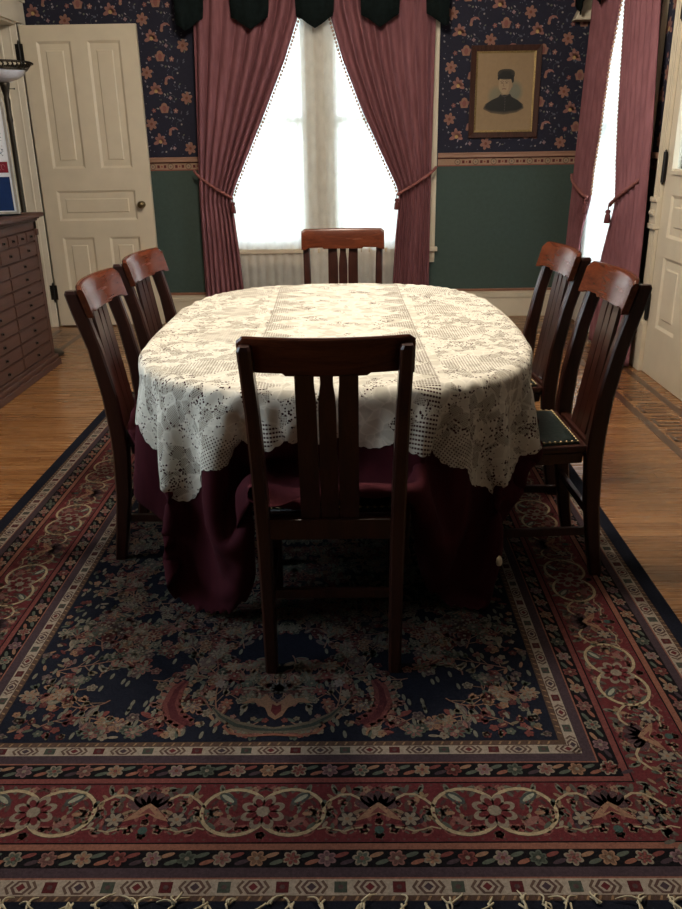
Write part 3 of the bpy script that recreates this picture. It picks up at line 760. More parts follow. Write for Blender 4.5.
# a frame for each side: s along (0 = middle of side), t inwards
sides = [(lambda s, t, z: R(RW/2+s, t, z), RW), (lambda s, t, z: R(RW/2-s, RL-t, z), RW), (lambda s, t, z: R(RW-t, RL/2+s, z), RL), (lambda s, t, z: R(t, RL/2-s, z), RL)]
L1z, L2z, L3z = .0004, .0007, .0010
for fn, L in sides:
    for (t0, t1) in ((.063, .101), (.458, .488)):          # ivory guard stripes: lozenges between chevrons and stars
        c = (t0+t1)/2; h = (t1-t0)/2*.86; half = L/2-t1; n = int(half/.058); p = half/n if n else 1
        for k in range(-n, n+1):
            s = k*p; col = (RED, BLU, MAU, GR)[k % 4]
            if k % 2 == 0:
                rg.poly([(s-.022, c), (s-.010, c+h), (s+.010, c+h), (s+.022, c), (s+.010, c-h), (s-.010, c-h)], fn, L1z, (.06, .035, .03))
                rg.poly([(s-.015, c), (s-.006, c+h*.75), (s+.006, c+h*.75), (s+.015, c), (s+.006, c-h*.75), (s-.006, c-h*.75)], fn, L2z, WH)
                rg.poly([(s-.010, c), (s, c+h*.6), (s+.010, c), (s, c-h*.6)], fn, L3z, col)
                for q in (-1, 1): ribbon(rg, fn, [(s+q*.021, c+h*.9), (s+q*.031, c), (s+q*.021, c-h*.9)], .006, L1z, (.07, .045, .035))
            else:
                rg.poly([(s-.013, c-h*.8), (s+.013, c-h*.8), (s+.013, c+h*.8), (s-.013, c+h*.8)], fn, L1z, ((.05, .012, .013), (.035, .04, .032))[(k//2) % 2]); disc(rg, fn, s, c, .006, L2z, (.05, .03, .03), 6)
    for (t0, t1) in ((.129, .174), (.383, .427)):          # dark stripes with little flowers and leaf pairs
        c = (t0+t1)/2; half = L/2-t1*.9; p = .0735; n = int(half/p)
        for k in range(-n, n+1):
            s = k*p; col = (OR2, RED2, (.12, .07, .075), GR, PK)[k % 5]
            flower(rg, fn, s, c, .021, 6, L1z, CR if k % 2 else col, col if k % 2 else tuple(q*.6 for q in col), RED2 if k % 2 else CR, .3*k, slim=1.05)
            petal(rg, fn, s+p/2-.006, c+.009, .35, -.016, .016, .0055, L1z, (OR2, GR, RED2)[k % 3]); petal(rg, fn, s+p/2+.006, c-.009, .35, -.016, .016, .0055, L1z, (GR, ORG, MAU)[k % 3])
    for t in (.056, .496):                                   # rope twist
        half = L/2-t-.01; n = int(half/.012)
        for k in range(-n, n): rg.poly([(k*.012, t-.005), (k*.012+.005, t-.005), (k*.012+.010, t+.005), (k*.012+.005, t+.005)], fn, L1z, (.16, .10, .06) if k % 2 else (.06, .035, .03))
    # main red border
    c = .278; p = .518 if L == RW else .5175; half = L/2-.30; n = int(half/(p/2))
    for k in range(-n, n+1):
        s = k*p/2
        if k % 2 == 0:
            flower(rg, fn, s, c, .052, 8, L2z, CR, RED, (.10, .05, .04), PI/8, slim=1.15); disc(rg, fn, s, c, .016, L3z+.0004, CR, 8)
            for q in (-1, 1):
                ring_ = [(s+q*(.064+.074*math.cos(a)), c+.066*math.sin(a)) for a in [PI*1.0-q*0+2*PI*i/20*.86+.45 for i in range(21)]] if q == 1 else [(s-(.064+.074*math.cos(a)), c+.066*math.sin(a)) for a in [PI+2*PI*i/20*.86+.45 for i in range(21)]]
                ribbon(rg, fn, ring_, .0085, L1z, (.24, .19, .12)); ribbon(rg, fn, ring_, .0125, L1z-.0002, (.05, .03, .025))
                petal(rg, fn, s+q*.083, c+.038, PI/2-q*.9, -.026, .026, .013, L1z, (.035, .04, .038)); petal(rg, fn, s+q*.083, c+.038, PI/2-q*.9, -.018, .020, .006, L2z, (.17, .17, .13))
                petal(rg, fn, s+q*.076, c-.030, q*.6, -.022, .022, .009, L1z, PK); petal(rg, fn, s+q*.10, c-.006, 0, -.012, .012, .006, L1z, OR2)
                petal(rg, fn, s+q*.110, c-.040, q*.8, -.014, .014, .005, L1z, GR)
        else:
            for j, a in enumerate(np.linspace(-1.15, 1.15, 7)): petal(rg, fn, s, c+.004, PI/2+a, .012, .058, .011, L1z, (.028, .018, .020) if j % 2 else (.05, .028, .03))
            rg.poly([(s-.052, c-.028), (s-.018, c+.012), (s, c+.026), (s+.018, c+.012), (s+.052, c-.028), (s+.022, c-.018), (s, c-.004), (s-.022, c-.018)], fn, L2z, OR2)
            rg.poly([(s-.020, c-.010), (s, c+.012), (s+.020, c-.010), (s, c-.002)], fn, L3z, RED2)
            disc(rg, fn, s, c-.052, .011, L1z, (.03, .05, .045), 8)
            for q in (-1, 1):
                flower(rg, fn, s+q*.070, c-.022, .021, 6, L2z, CR, None, OR2, 0, slim=.8); disc(rg, fn, s+q*.070, c-.022, .022, L1z, (.018, .012, .014), 12)
                st = [(s+q*(.128-.022*i), c+.012+.040*math.sin(i*.62)) for i in range(6)]
                ribbon(rg, fn, st, .0065, L1z, (.22, .17, .11))
                st2 = [(s+q*(.135-.02*i), c-.05+.006*math.sin(i*1.7)) for i in range(6)]
                ribbon(rg, fn, st2, .004, L1z, (.19, .15, .10))
                for i in range(6): petal(rg, fn, st[i][0], st[i][1], q*(1.9 if i % 2 else -1.2), .004, .024, .0055, L1z, (GR, (.14, .10, .06), OR2, (.045, .04, .035), PK, GR)[i])
                for i in range(4): petal(rg, fn, s+q*(.09+.012*i), c-.036+.004*i, q*(1.1+.5*i), .0, .020, .0045, L1z, (MAU, GR, CR, (.14, .10, .06))[i])
for fn, L in sides:
    half = L/2-.20; P2 = .259 if L == RW else .25875; nn = int(half/P2)+1
    fq = random.Random(21); items = [(fq.uniform(-.125, .125), fq.uniform(.206, .350), fq.uniform(0, PI), fq.uniform(.006, .017), fq.randrange(6), fq.random()) for _ in range(70)]
    for k in range(-nn, nn+1):
        for (ds, t, a, ln, ci, q_) in items:
            for m_ in (1, -1):
                s = k*P2+m_*ds
                if abs(s) > half-.0+(t-.278): continue
                if k % 2 == 0 and (ds*ds+(t-.278)**2) < .056**2: continue
                c = ((.05, .03, .026), (.06, .055, .045), (.13, .09, .06), (.12, .045, .04), (.04, .022, .022), (.09, .09, .07))[ci]
                if q_ < .8: petal(rg, fn, s, t, a if m_ > 0 else PI-a, -ln, ln, ln*.38, .00028, c)
                else: flower(rg, fn, s, t, ln*.8, 5, .00028, (.15, .10, .07), None, (.10, .03, .03), 0, slim=1.1)
    for t in (.2005, .3555):
        n = int(half/.024)
        for k in range(-n, n+1): disc(rg, fn, k*.024, t, .0035, .0003, (.06, .03, .028), 5)
# field sprays, mirrored about the long axis
rr = random.Random(11)
def FM(fn, sx): return lambda x, y, z: fn(sx*x, y, z)
Fbase = lambda x, y, z: R(RW/2+x, y, z)
pal = [OR2, PK, RED2, GR, CR] + [mute(c) for c in ((.14, .09, .085), (.17, .13, .08), (.12, .03, .03), (.16, .15, .11))]
def spray(x, y, a, L, zoff, seed):
    out = []
    for sx in (1, -1):
        q = random.Random(seed); fn = FM(Fbase, sx); cur = q.uniform(-3.2, 3.2)
        pts = [(x, y)]; aa = a; n = 12
        for i in range(n):
            aa += cur/n; pts.append((pts[-1][0]+L/n*math.cos(aa), pts[-1][1]+L/n*math.sin(aa)))
        pts = [p for p in pts if abs(p[0]) < RW/2-.53 and .53 < p[1] < RL-.53]
        if len(pts) < 4: return
        ribbon(rg, fn, pts, .004, .0003+zoff, (.14, .075, .055))
        for i in range(1, len(pts)):
            p = pts[i]; side = 1 if i % 2 else -1
            t = math.atan2(pts[i][1]-pts[i-1][1], pts[i][0]-pts[i-1][0]); b = t+side*q.uniform(.6, 1.3); ll = q.uniform(.02, .045)
            e = (p[0]+ll*math.cos(b), p[1]+ll*math.sin(b))
            if not (abs(e[0]) < RW/2-.53 and .53 < e[1] < RL-.53): continue
            ribbon(rg, fn, [p, e], .003, .0003+zoff, (.13, .08, .055))
            kind = q.random(); c1 = q.choice(pal); c2 = q.choice(pal)
            if kind < .42: flower(rg, fn, e[0], e[1], q.uniform(.013, .021), 5, .0005+zoff, c1, tuple(v*.55 for v in c1), CR, q.uniform(0, 2), dz=.00015, slim=1.1)
            elif kind < .75:
                for u_ in (-.5, 0, .5): petal(rg, fn, e[0], e[1], b+u_, -.002, q.uniform(.016, .026), .006, .0005+zoff, c1)
            else: petal(rg, fn, p[0], p[1], b, .003, ll+.012, .009, .0005+zoff, c1); petal(rg, fn, p[0], p[1], b, .008, ll+.004, .003, .0007+zoff, c2)
        e = pts[-1]; c1 = q.choice(pal[:6]); flower(rg, fn, e[0], e[1], .028, 7, .0006+zoff, c1, q.choice(pal), CR, 0, dz=.00015)
k = 0; cells = []
yy = .575
while yy < RL-.575:
    xx = .045
    while xx < RW/2-.535:
        edge_in = PI if xx > RW/2-.65 else None
        spray(xx+rr.uniform(-.03, .03), yy+rr.uniform(-.03, .03), (rr.uniform(-.9, .9)+PI) if edge_in else rr.uniform(0, 2*PI), rr.uniform(.14, .24), .0002*(k % 3), 100+k); k += 1; xx += .098
    yy += .100
for i in range(1000):
    x, y = rr.uniform(.01, RW/2-.520), rr.uniform(.52, RL-.52)
    if i < 360:
        if i % 3: x = rr.uniform(RW/2-.62, RW/2-.52)
        else: y = rr.choice((rr.uniform(.52, .60), rr.uniform(RL-.60, RL-.52))); c1 = rr.choice(pal); a = rr.uniform(0, 6); kd = rr.random(); rad = rr.uniform(.008, .015)
    for sx in (1, -1):
        fn = FM(Fbase, sx)
        if kd < .5: flower(rg, fn, x, y, rad, 5, .0012, c1, None, CR if kd < .25 else (.08, .04, .03), a, dz=.0001, slim=1.1)
        else: petal(rg, fn, x, y, a, -.014, .014, .005, .0012, c1)
# vase-like device in the middle of the near and far end of the field
for fl_ in (0, 1):
    for sx in (1, -1):
        def fn(x, y, z, sx=sx, fl_=fl_): return Fbase(sx*x, (RL-y) if fl_ else y, z)
        Bz = .0016
        horn = [(.225, .57), (.265, .60), (.285, .65), (.28, .71), (.262, .75)]
        ribbon(rg, fn, horn, [.05, .055, .05, .04, .02], Bz, (.085, .028, .026)); ribbon(rg, fn, horn, [.02, .022, .02, .014, .006], Bz+.0002, (.05, .014, .016))
        for i in range(10):
            t = i/9*4; j = min(3, int(t)); p = [horn[j][m]+(horn[j+1][m]-horn[j][m])*(t-j) for m in (0, 1)]
            petal(rg, fn, p[0]+.022, p[1]-.004, -.2+i*.12, 0, .020, .008, Bz, (.12, .058, .045)); petal(rg, fn, p[0]-.018, p[1]+.002, PI-.2+i*.1, 0, .014, .006, Bz, OR2)
        base = [(.0, .545), (.05, .55), (.10, .565), (.145, .60), (.17, .635)]
        ribbon(rg, fn, base, [.022, .03, .032, .022, .006], Bz, (.075, .062, .045)); ribbon(rg, fn, base, [.008, .012, .012, .008, .002], Bz+.0002, (.025, .03, .026))
        ribbon(rg, fn, [(.0, .53), (.06, .525), (.11, .535), (.13, .56), (.12, .575)], .008, Bz, ORG)
        rg.poly([(0, .585), (.018, .60), (.03, .632), (.06, .655), (.095, .65), (.07, .675), (.045, .67), (.03, .69), (.015, .665), (0, .65)], fn, Bz, OR2)
        rg.poly([(0, .60), (.014, .62), (.012, .648), (0, .64)], fn, Bz+.0003, RED)
        for i, (x, y) in enumerate(((.115, .70), (.135, .655), (.09, .735), (.165, .735), (.13, .77), (.185, .69))): flower(rg, fn, x, y, .018, 6, Bz, (RED2, ORG, GR, (.15, .12, .11), RED2, CR)[i], None, CR, .2)
        ribbon(rg, fn, [(0, .69), (.03, .71), (.06, .735), (.07, .775), (.05, .80)], .0045, Bz, (.09, .07, .05)); ribbon(rg, fn, [(.17, .62), (.20, .67), (.205, .74), (.18, .80), (.19, .85)], .0045, Bz, (.10, .05, .04))
        for i in range(7): petal(rg, fn, .188+.004*i, .66+.024*i, (.6 if i % 2 else 2.4), .003, .028, .007, Bz, pal[i])
        flower(rg, fn, .0, .715, .026, 8, Bz, (.10, .09, .085), None, CR, .1)
rug = tag(rg.build('rug', M['rug']), 'large navy and red oriental rug with floral borders under the dining table', 'rug')
fr = MB(); q = random.Random(4)
for end in (0, 1):
    x = .02
    while x < RW-.02:
        n = q.choice((3, 4, 5, 6)); 
        for j in range(n):
            a = q.uniform(-.9, .9); L = q.uniform(.02, .06); cv = q.uniform(-1.5, 1.5); pts = []
            px, py = x+q.uniform(-.006, .006), (.040 if not end else RL+.002); sg = (-1 if q.random() < .55 else .55) if not end else 1
            
            for i in range(6):
                pts.append((RX-RW/2+px, RY+py, .004+(.009 if not end else .0)+.004*math.sin(i*.8)*1.0+.0015*j)); px += L/5*math.sin(a+cv*i/5); py += sg*L/5*math.cos(a+cv*i/5)
            fr.tube(pts, [.0024, .0022, .002, .0018, .0014, .001], 5)
        x += q.choice((.045, .06, .08))
fr.build('fringe', M['fringe'], rug)['kind'] = 'stuff'
SE = []
# ------------------------------------------------------------------ dining chairs
def cross(cx, cy, z, wx, wy, r=.006):
    """rounded-corner ring of 8 points"""
    x, y = wx/2, wy/2; return [(cx+a, cy+b, z) for a, b in ((-x+r, -y), (x-r, -y), (x, -y+r), (x, y-r), (x-r, y), (-x+r, y), (-x, y-r), (-x, -y+r))]
def make_chair():
    root = empty('dining_chair', (0, 0, 0))
    for s in (-1, 1):                                      # rear leg running up into the back post
        mb = MB(); rings_ = []
        for z, y, x, wx, wy in ((0, -.243, .174, .034, .040), (.10, -.226, .176, .036, .044), (.25, -.205, .178, .038, .050), (.42, -.194, .181, .039, .056), (.50, -.196, .183, .039, .056), (.62, -.207, .186, .037, .054), (.78, -.237, .189, .035, .048), (.90, -.271, .192, .034, .050), (.962, -.288, .194, .034, .045), (.972, -.290, .194, .026, .034)):
            rings_.append(cross(s*x, y, z, wx, wy))
        mb.loft(rings_, sm=False); mb.build('back_post', M['chair'], root)
    # crest rail: bowed, rounded top, stepped lower edge
    mb = MB(); n = 100; rr_ = []
    for i in range(n+1):
        s = -1+2*i/n; x = s*.216; a = abs(s)
        lowz = .888 if a > .90 else (.888+(a-.90)/-.06*.008 if a > .84 else (.896 if a > .50 else (.896-(.50-a)/.04*.007 if a > .46 else .889)))
        top = .990 - (.012*max(0, a-.93)/.07); 
        yb = -.282+.034*s*s                       # bow: middle lies further back
        th = .011
        def yy_(z): return yb+.014-(z-.90)*.29
        pr_ = [(lowz, -th), (lowz, th), (.94, th), (top-.010, th), (top-.004, th*.8), (top, th*.4), (top, -th*.4), (top-.004, -th*.8), (top-.010, -th), (.94, -th)]
        rr_.append([(x, yy_(z)+d, z) for z, d in pr_])
    mb.loft(rr_, sm=True); cr_ = mb.build('crest_rail', M['crest'], root); cr_.data.set_sharp_from_angle(angle=math.radians(32))
    for k in (-1, 0, 1):                                   # three splats with tulip shaped gaps
        mb = MB(); R_ = []
        for z in (.462, .55, .64, .665, .72, .80, .835, .852, .868, .892):
            y = -.271+(z-.892)/(.462-.892)*(.073)
            g = .0008 if z < .65 else (.0022 if z < .82 else (.0042 if z < .84 else (.0065 if z < .86 else .0085)))
            x0, x1 = (-.0245+g, .0245-g) if k == 0 else ((.0255+g*.6, .078) if k == 1 else (-.078, -.0255-g*.6))
            R_.append([(x0, y-.006, z), (x1, y-.006, z), (x1, y+.006, z), (x0, y+.006, z)])
        mb.loft(R_, sm=False); mb.build('splat', M['chair'], root)
    # seat frame: rails round a bowed seat
    mb = MB()
    out = [(-.186, -.172), (.186, -.172), (.226, .16), (.215, .200), (.175, .218), (0, .228), (-.175, .218), (-.215, .200), (-.226, .16)]
    def ring(sc, z, dy=0): return [(x*sc, (y-.02)*sc+.02+dy, z) for x, y in out]
    mb.loft([ring(.94, .405), ring(.95, .440), ring(.995, .446), ring(1.0, .458), ring(.985, .466), ring(.90, .466), ring(.89, .440)], sm=False, cap=False)
    mb.add(ring(.94, .405), [tuple(range(9))[::-1]])
    mb.box(-.165, .165, -.212, -.180, .405, .466)
    mb.build('seat_frame', M['chair'], root, bevel=.002)
    mb = MB(); rs = []
    for sc, z in ((.90, .450), (.89, .466), (.86, .474), (.70, .481), (.40, .486), (.05, .487)): rs.append(ring(sc, z))
    mb.loft(rs, sm=True); le = mb.build('leather_seat', M['leather'], root)
    mb = MB(); rg_ = ring(.865, .472); mb.loft([ring(.863, .4735), ring(.865, .4745), ring(.867, .4725)], cap=False)
    for i in range(9):
        a, b = Vector(rg_[i]), Vector(rg_[(i+1) % 9]); m = max(1, int((b-a).length/.019))
        for j in range(m):
            p = a.lerp(b, j/m); mb.lathe([(.0055, -.001), (.0052, .0022), (.003, .0042), (0, .005)], (p.x, p.y, p.z+.001), 8)
    mb.build('nail_trim', M['brass_nail'], le)
    for s in (-1, 1):
        mb = MB(); mb.loft([cross(s*.190, .178, z, w_, w_) for z, w_ in ((0, .030), (.2, .034), (.405, .042))], sm=False); mb.build('front_leg', M['chair'], root)
        mb = MB(); mb.loft([[(s*.1775-.008, -.190, .150+q), (s*.1775+.008, -.190, .150+q), (s*.189+.008, .163, .150+q), (s*.189-.008, .163, .150+q)] for q in (0, .026)], sm=False)
        mb.build('side_stretcher', M['chair'], root, bevel=.002)
    mb = MB(); mb.box(-.164, .164, -.208, -.192, .215, .243); mb.build('rear_stretcher', M['chair'], root, bevel=.002)
    mb = MB(); mb.box(-.176, .176, .171, .187, .215, .243); mb.build('front_stretcher', M['chair'], root, bevel=.002)
    return root
def copy_tree(o, parent=None):
    c = o.copy(); COL.objects.link(c); c.parent = parent
    for ch in [k for k in bpy.data.objects if k.parent == o and k is not c]: copy_tree(ch, c)
    return c
chair0 = make_chair(); ZR = RT+.0015
spots = [(-.062, 2.150, 0.0, 'dark wooden dining chair with its back to us at the near end of the table', .978),
         (-.040, 4.05, PI, 'wooden dining chair at the far end of the table in front of the window', 1.0),
         (-.606, 2.760, -PI/2+.01, 'left-hand dining chair nearer to us, with three splats and bowed crest rail', 1.0),
         (-.605, 3.355, -PI/2-.09, 'left-hand dining chair farther back, nearer the open cream door', 1.0),
         (.583, 2.610, PI/2+.03, 'right-hand dining chair nearer to us, its dark studded leather seat showing', 1.018),
         (.590, 3.285, PI/2+.06, 'right-hand dining chair farther back, nearer the right wall curtain', 1.01)]
kids = list(bpy.data.objects)
for i, (x, y, a, lab, s_) in enumerate(spots):
    o = chair0 if i == 0 else copy_tree(chair0)
    o.location = (x, y, ZR); o.rotation_euler = (0, 0, a); o.scale = (1, 1, s_); tag(o, lab, 'chair', 'dining chairs around the table')
    c, s = math.cos(a), math.sin(a); xs = [c*p-s*q for p in (-.22, .22) for q in (-.17, .23)]; ys = [s*p+c*q for p in (-.22, .22) for q in (-.17, .23)]
    SE.append((x+min(xs), x+max(xs), y+min(ys), y+max(ys), ZR+.500))

# ------------------------------------------------------------------ table
TCX, TCY, TA, TB, TZ = -.055, 3.03, .672, .925, .772
tb = empty('dining_table', (TCX, TCY, RT+.0015)); tag(tb, 'oval wooden dining table hidden under the burgundy and lace cloths', 'table')
def sup(a, b, z, n=64, N=3.0):
    P_ = []
    for i in range(n):
        t = 2*PI*i/n; c, s = math.cos(t), math.sin(t); P_.append((a*math.copysign(abs(c)**(2/N), c), b*math.copysign(abs(s)**(2/N), s), z))
    return P_
z0_ = RT+.0015
mb = MB(); mb.loft([sup(TA-.03, TB-.03, TZ-.042-z0_), sup(TA-.016, TB-.016, TZ-.036-z0_), sup(TA-.010, TB-.010, TZ-.020-z0_), sup(TA-.022, TB-.022, TZ-.008-z0_)], sm=False); mb.build('table_top', M['table'], tb)
mb = MB(); mb.loft([sup(TA-.16, TB-.16, .63), sup(TA-.15, TB-.15, TZ-.043-z0_)], sm=False); mb.build('apron', M['table'], tb)
for sx in (-1, 1):
    for sy in (-1, 1):
        mb = MB(); mb.lathe([(.022, 0), (.028, .03), (.020, .06), (.026, .2), (.036, .38), (.028, .44), (.036, .47), (.038, .629)], (sx*.23, sy*.50, 0), 16); mb.build('leg', M['table'], tb)

# ------------------------------------------------------------------ draped cloths
def cloth_sim(seats,BW=.97,BL=1.40,sp=.032,seed=3):
    """mass-spring drape of the rectangular undercloth over the oval table top; returns the grid of points"""
    nu=int(round(2*BW/sp))+1; nv=int(round(2*BL/sp))+1
    u=np.linspace(-BW,BW,nu); v=np.linspace(-BL,BL,nv)
    P=np.zeros((nu,nv,3)); P[...,0]=TCX+u[:,None]; P[...,1]=TCY+v[None,:]; P[...,2]=TZ+.012
    rng=np.random.RandomState(seed)
    P[...,2]+=rng.rand(nu,nv)*.004
    du=u[1]-u[0]; dv=v[1]-v[0]; dd=np.hypot(du,dv)
    def pairs():
        L=[]
        for ax,step,r,k in((0,1,du,1),(1,1,dv,1),(0,2,2*du,.03),(1,2,2*dv,.03)):
            for par in range(2*step):
                if step==1: 
                    if par>1: continue
                    a=slice(par,None,2)
                n=(nu,nv)[ax]
                i=np.arange(n-step); i=i[(i//step)%2==par%2] if step==2 else i[i%2==par]
                if step==2 and par>1: continue
                A=[slice(None)]*2;B=[slice(None)]*2;A[ax]=i;B[ax]=i+step
                L.append((tuple(A),tuple(B),r,k))
        for s in(0,1):
            for par in(0,1):
                i=np.arange(nu-1); i=i[i%2==par]
                if s==0: L.append(((i,slice(0,nv-1)),(i+1,slice(1,nv)),dd,.25))
                else: L.append(((i,slice(1,nv)),(i+1,slice(0,nv-1)),dd,.25))
        return L
    C=pairs(); N=3.; r=.018
    V=np.zeros_like(P); dt=1/90.
    for it in range(430):
        V[...,2]-=9.8*dt; V*=.985 if it<300 else .93
        Q=P+V*dt
        for k in range(16):
            for A,B,rest,kk in C:
                d=Q[B]-Q[A]; l=np.sqrt((d*d).sum(-1))+1e-9
                c=((l-rest)/l*(.5*kk))[...,None]*d
                Q[A]+=c; Q[B]-=c
            # table: slab z TZ-.03..TZ, rounded edge r ; as superellipse prism down .05
            x=(Q[...,0]-TCX);y=(Q[...,1]-TCY)
            s=(np.abs(x/TA)**N+np.abs(y/TB)**N)**(1/N)+1e-9     # 1 at the rim
            rad=np.hypot(x,y); dist=(s-1)*rad/s            # approx signed distance outwards
            z=Q[...,2]
            inner=dist+r
            # rounded top edge
            top=inner<=0
            m=top&(z<TZ)&(z>TZ-.08); z[m]=TZ
            m=(~top)&(z>TZ-r)&(z<TZ+.01)
            h=z-(TZ-r); L_=np.sqrt(inner**2+h**2)+1e-9
            mm=m&(L_<r); f=np.where(mm,r/L_,1)
            z[mm]=(TZ-r)+(h*f)[mm]
            sc=np.where(mm,1+(inner*(f-1))/np.maximum(rad,1e-6),1)
            low=(z<=TZ-r)&(z>.10)&(dist<0)
            # apron keeps the cloth outside the table's frame a little inside the rim
            ins=np.clip((TZ-r-z)/.12,0,1)*.0
            sc=np.where(low,1-dist/np.maximum(rad,1e-6),sc)
            lowz=low&(z>TZ-.09)
            sc=np.where(low&~lowz,np.maximum(1,1-(dist+.10)/np.maximum(rad,1e-6)),sc)
            Q[...,0]=TCX+x*sc; Q[...,1]=TCY+y*sc
            for (x0,x1,y0,y1,zs) in seats:
                X=Q[...,0];Y=Q[...,1];z=Q[...,2]
                m=(X>x0)&(X<x1)&(Y>y0)&(Y<y1)&(z<zs)&(z>zs-.09)
                z[m]=zs
                if k==15: Q[m,:2]=P[m,:2]+.1*(Q[m,:2]-P[m,:2])
            np.maximum(Q[...,2],.03,out=Q[...,2])
        V=(Q-P)/dt; 
        # friction on contact with top
        on=Q[...,2]>TZ-.004; V[on]*=.6
        for (x0,x1,y0,y1,zs) in seats:
            m=(Q[...,0]>x0)&(Q[...,0]<x1)&(Q[...,1]>y0)&(Q[...,1]<y1)&(np.abs(Q[...,2]-zs)<.006); V[m]*=.2
        P=Q
    return u,v,P
u_, v_, PC = cloth_sim(SE)
def sample_cloth(U, V):
    fu = np.clip((U-u_[0])/(u_[1]-u_[0]), 0, len(u_)-1.001); fv = np.clip((V-v_[0])/(v_[1]-v_[0]), 0, len(v_)-1.001)
    def cub(f, n):
        i = np.floor(f).astype(int); t = f-i
        w = [(-t+2*t*t-t**3)/2, (2-5*t*t+3*t**3)/2, (t+4*t*t-3*t**3)/2, (t**3-t*t)/2]
        return [np.clip(i+k-1, 0, n-1) for k in range(4)], w
    iu, wu = cub(fu, len(u_)); iv, wv = cub(fv, len(v_)); out = 0
    for a in range(4):
        for b in range(4): out = out + (wu[a]*wv[b])[..., None]*PC[iu[a], iv[b]]
    return out
def cloth_mesh(name, US, VS, keep, UVm, mat, off, solid):
    U, V = UVm
    e = .006
    P0 = sample_cloth(U, V); N_ = np.cross(sample_cloth(U+e, V)-sample_cloth(U-e, V), sample_cloth(U, V+e)-sample_cloth(U, V-e)); N_ /= np.linalg.norm(N_, axis=-1, keepdims=True)+1e-9
    P_ = P0+N_*off
    nu, nv = U.shape; idx = np.arange(nu*nv).reshape(nu, nv)
    f = np.stack([idx[:-1, :-1], idx[1:, :-1], idx[1:, 1:], idx[:-1, 1:]], -1).reshape(-1, 4)[keep.ravel()]
    used = np.unique(f); mp = -np.ones(nu*nv, int); mp[used] = np.arange(len(used))
    me = bpy.data.meshes.new(name); me.from_pydata(P_.reshape(-1, 3)[used].tolist(), [], mp[f].tolist()); me.materials.append(mat)
    me.polygons.foreach_set('use_smooth', [True]*len(me.polygons))
    l = me.uv_layers.new(name='UVMap'); uvs = np.stack([U.ravel(), V.ravel()], -1)[f.ravel()]; l.data.foreach_set('uv', uvs.ravel())
    o = bpy.data.objects.new(name, me); COL.objects.link(o)
    if solid: m = o.modifiers.new('s', 'SOLIDIFY'); m.thickness = solid; m.offset = 0
    return o
uu = np.linspace(u_[0], u_[-1], 150); vv = np.linspace(v_[0], v_[-1], 180); UU, VV = np.meshgrid(uu, vv, indexing='ij')
qx_, qy_ = np.abs(UU)-(.97-.22), np.abs(VV)-(1.40-.22); ins_ = ~((qx_ > 0) & (qy_ > 0) & (np.hypot(qx_, qy_) > .22))
kb_ = ins_[:-1, :-1] & ins_[1:, :-1] & ins_[1:, 1:] & ins_[:-1, 1:]
bc = cloth_mesh('burgundy_tablecloth', uu, vv, kb_, (UU, VV), M['burgundy'], .0, .0016)
tag(bc, 'long burgundy cloth hanging below the lace almost to the rug', 'tablecloth')
# lace: rounded rectangle with scalloped edge
LW, LL, RC = .76, 1.045, .16
uu = np.linspace(-LW-.03, LW+.03, 262); vv = np.linspace(-LL-.03, LL+.03, 334); UU, VV = np.meshgrid(uu, vv, indexing='ij')
def edge_dist(U, V):
    """signed distance outwards of the scalloped outline and a coordinate along it"""
    ax, ay = np.abs(U), np.abs(V); qx, qy = ax-(LW-RC), ay-(LL-RC)
    d = np.where((qx > 0) & (qy > 0), np.hypot(np.maximum(qx, 0), np.maximum(qy, 0))-RC, np.maximum(qx, qy)-RC)
    ang = np.arctan2(np.maximum(qy, 1e-9), np.maximum(qx, 1e-9))
    s = np.where((qx > 0) & (qy > 0), LL-RC+RC*ang, np.where(qx > qy, ay, LL-RC+RC*PI/2+(LW-RC-ax)))
    sc = .028*np.abs(np.cos(s*PI/.150))+.006*np.abs(np.cos(s*PI/.030))
    return d-sc+.02
E_ = edge_dist(UU, VV)
# snap the vertices lying just outside onto the outline
for _ in range(4):
    h = 1e-3; gx = (edge_dist(UU+h, VV)-edge_dist(UU-h, VV))/(2*h); gy = (edge_dist(UU, VV+h)-edge_dist(UU, VV-h))/(2*h); g2_ = gx*gx+gy*gy+1e-6
    E_ = edge_dist(UU, VV); m_ = (E_ > 0) & (E_ < .0095); st = np.where(m_, E_/np.maximum(g2_, .5), 0); UU = UU-gx*st*.9; VV = VV-gy*st*.9
E_ = edge_dist(UU, VV); ok = E_ < .0025
keep = ok[:-1, :-1] & ok[1:, :-1] & ok[1:, 1:] & ok[:-1, 1:]
lc = cloth_mesh('lace_tablecloth', uu, vv, keep, (UU, VV), M['lace'], .0045, 0)
tag(lc, 'cream openwork lace tablecloth with scalloped edge spread over the oval table', 'tablecloth')

# small cream tag hanging at the corner of the burgundy cloth
tg = MB(); tg.lathe([(0, 0), (.007, .004), (.010, .014), (.008, .026), (.003, .034), (0, .036)], (0, 0, 0), 12)
tgo = tag(tg.build('cloth_weight', M['tag']), 'small cream weight hanging at the right fold of the burgundy cloth', 'weight'); tgo.location = (.437, 2.135, .212)

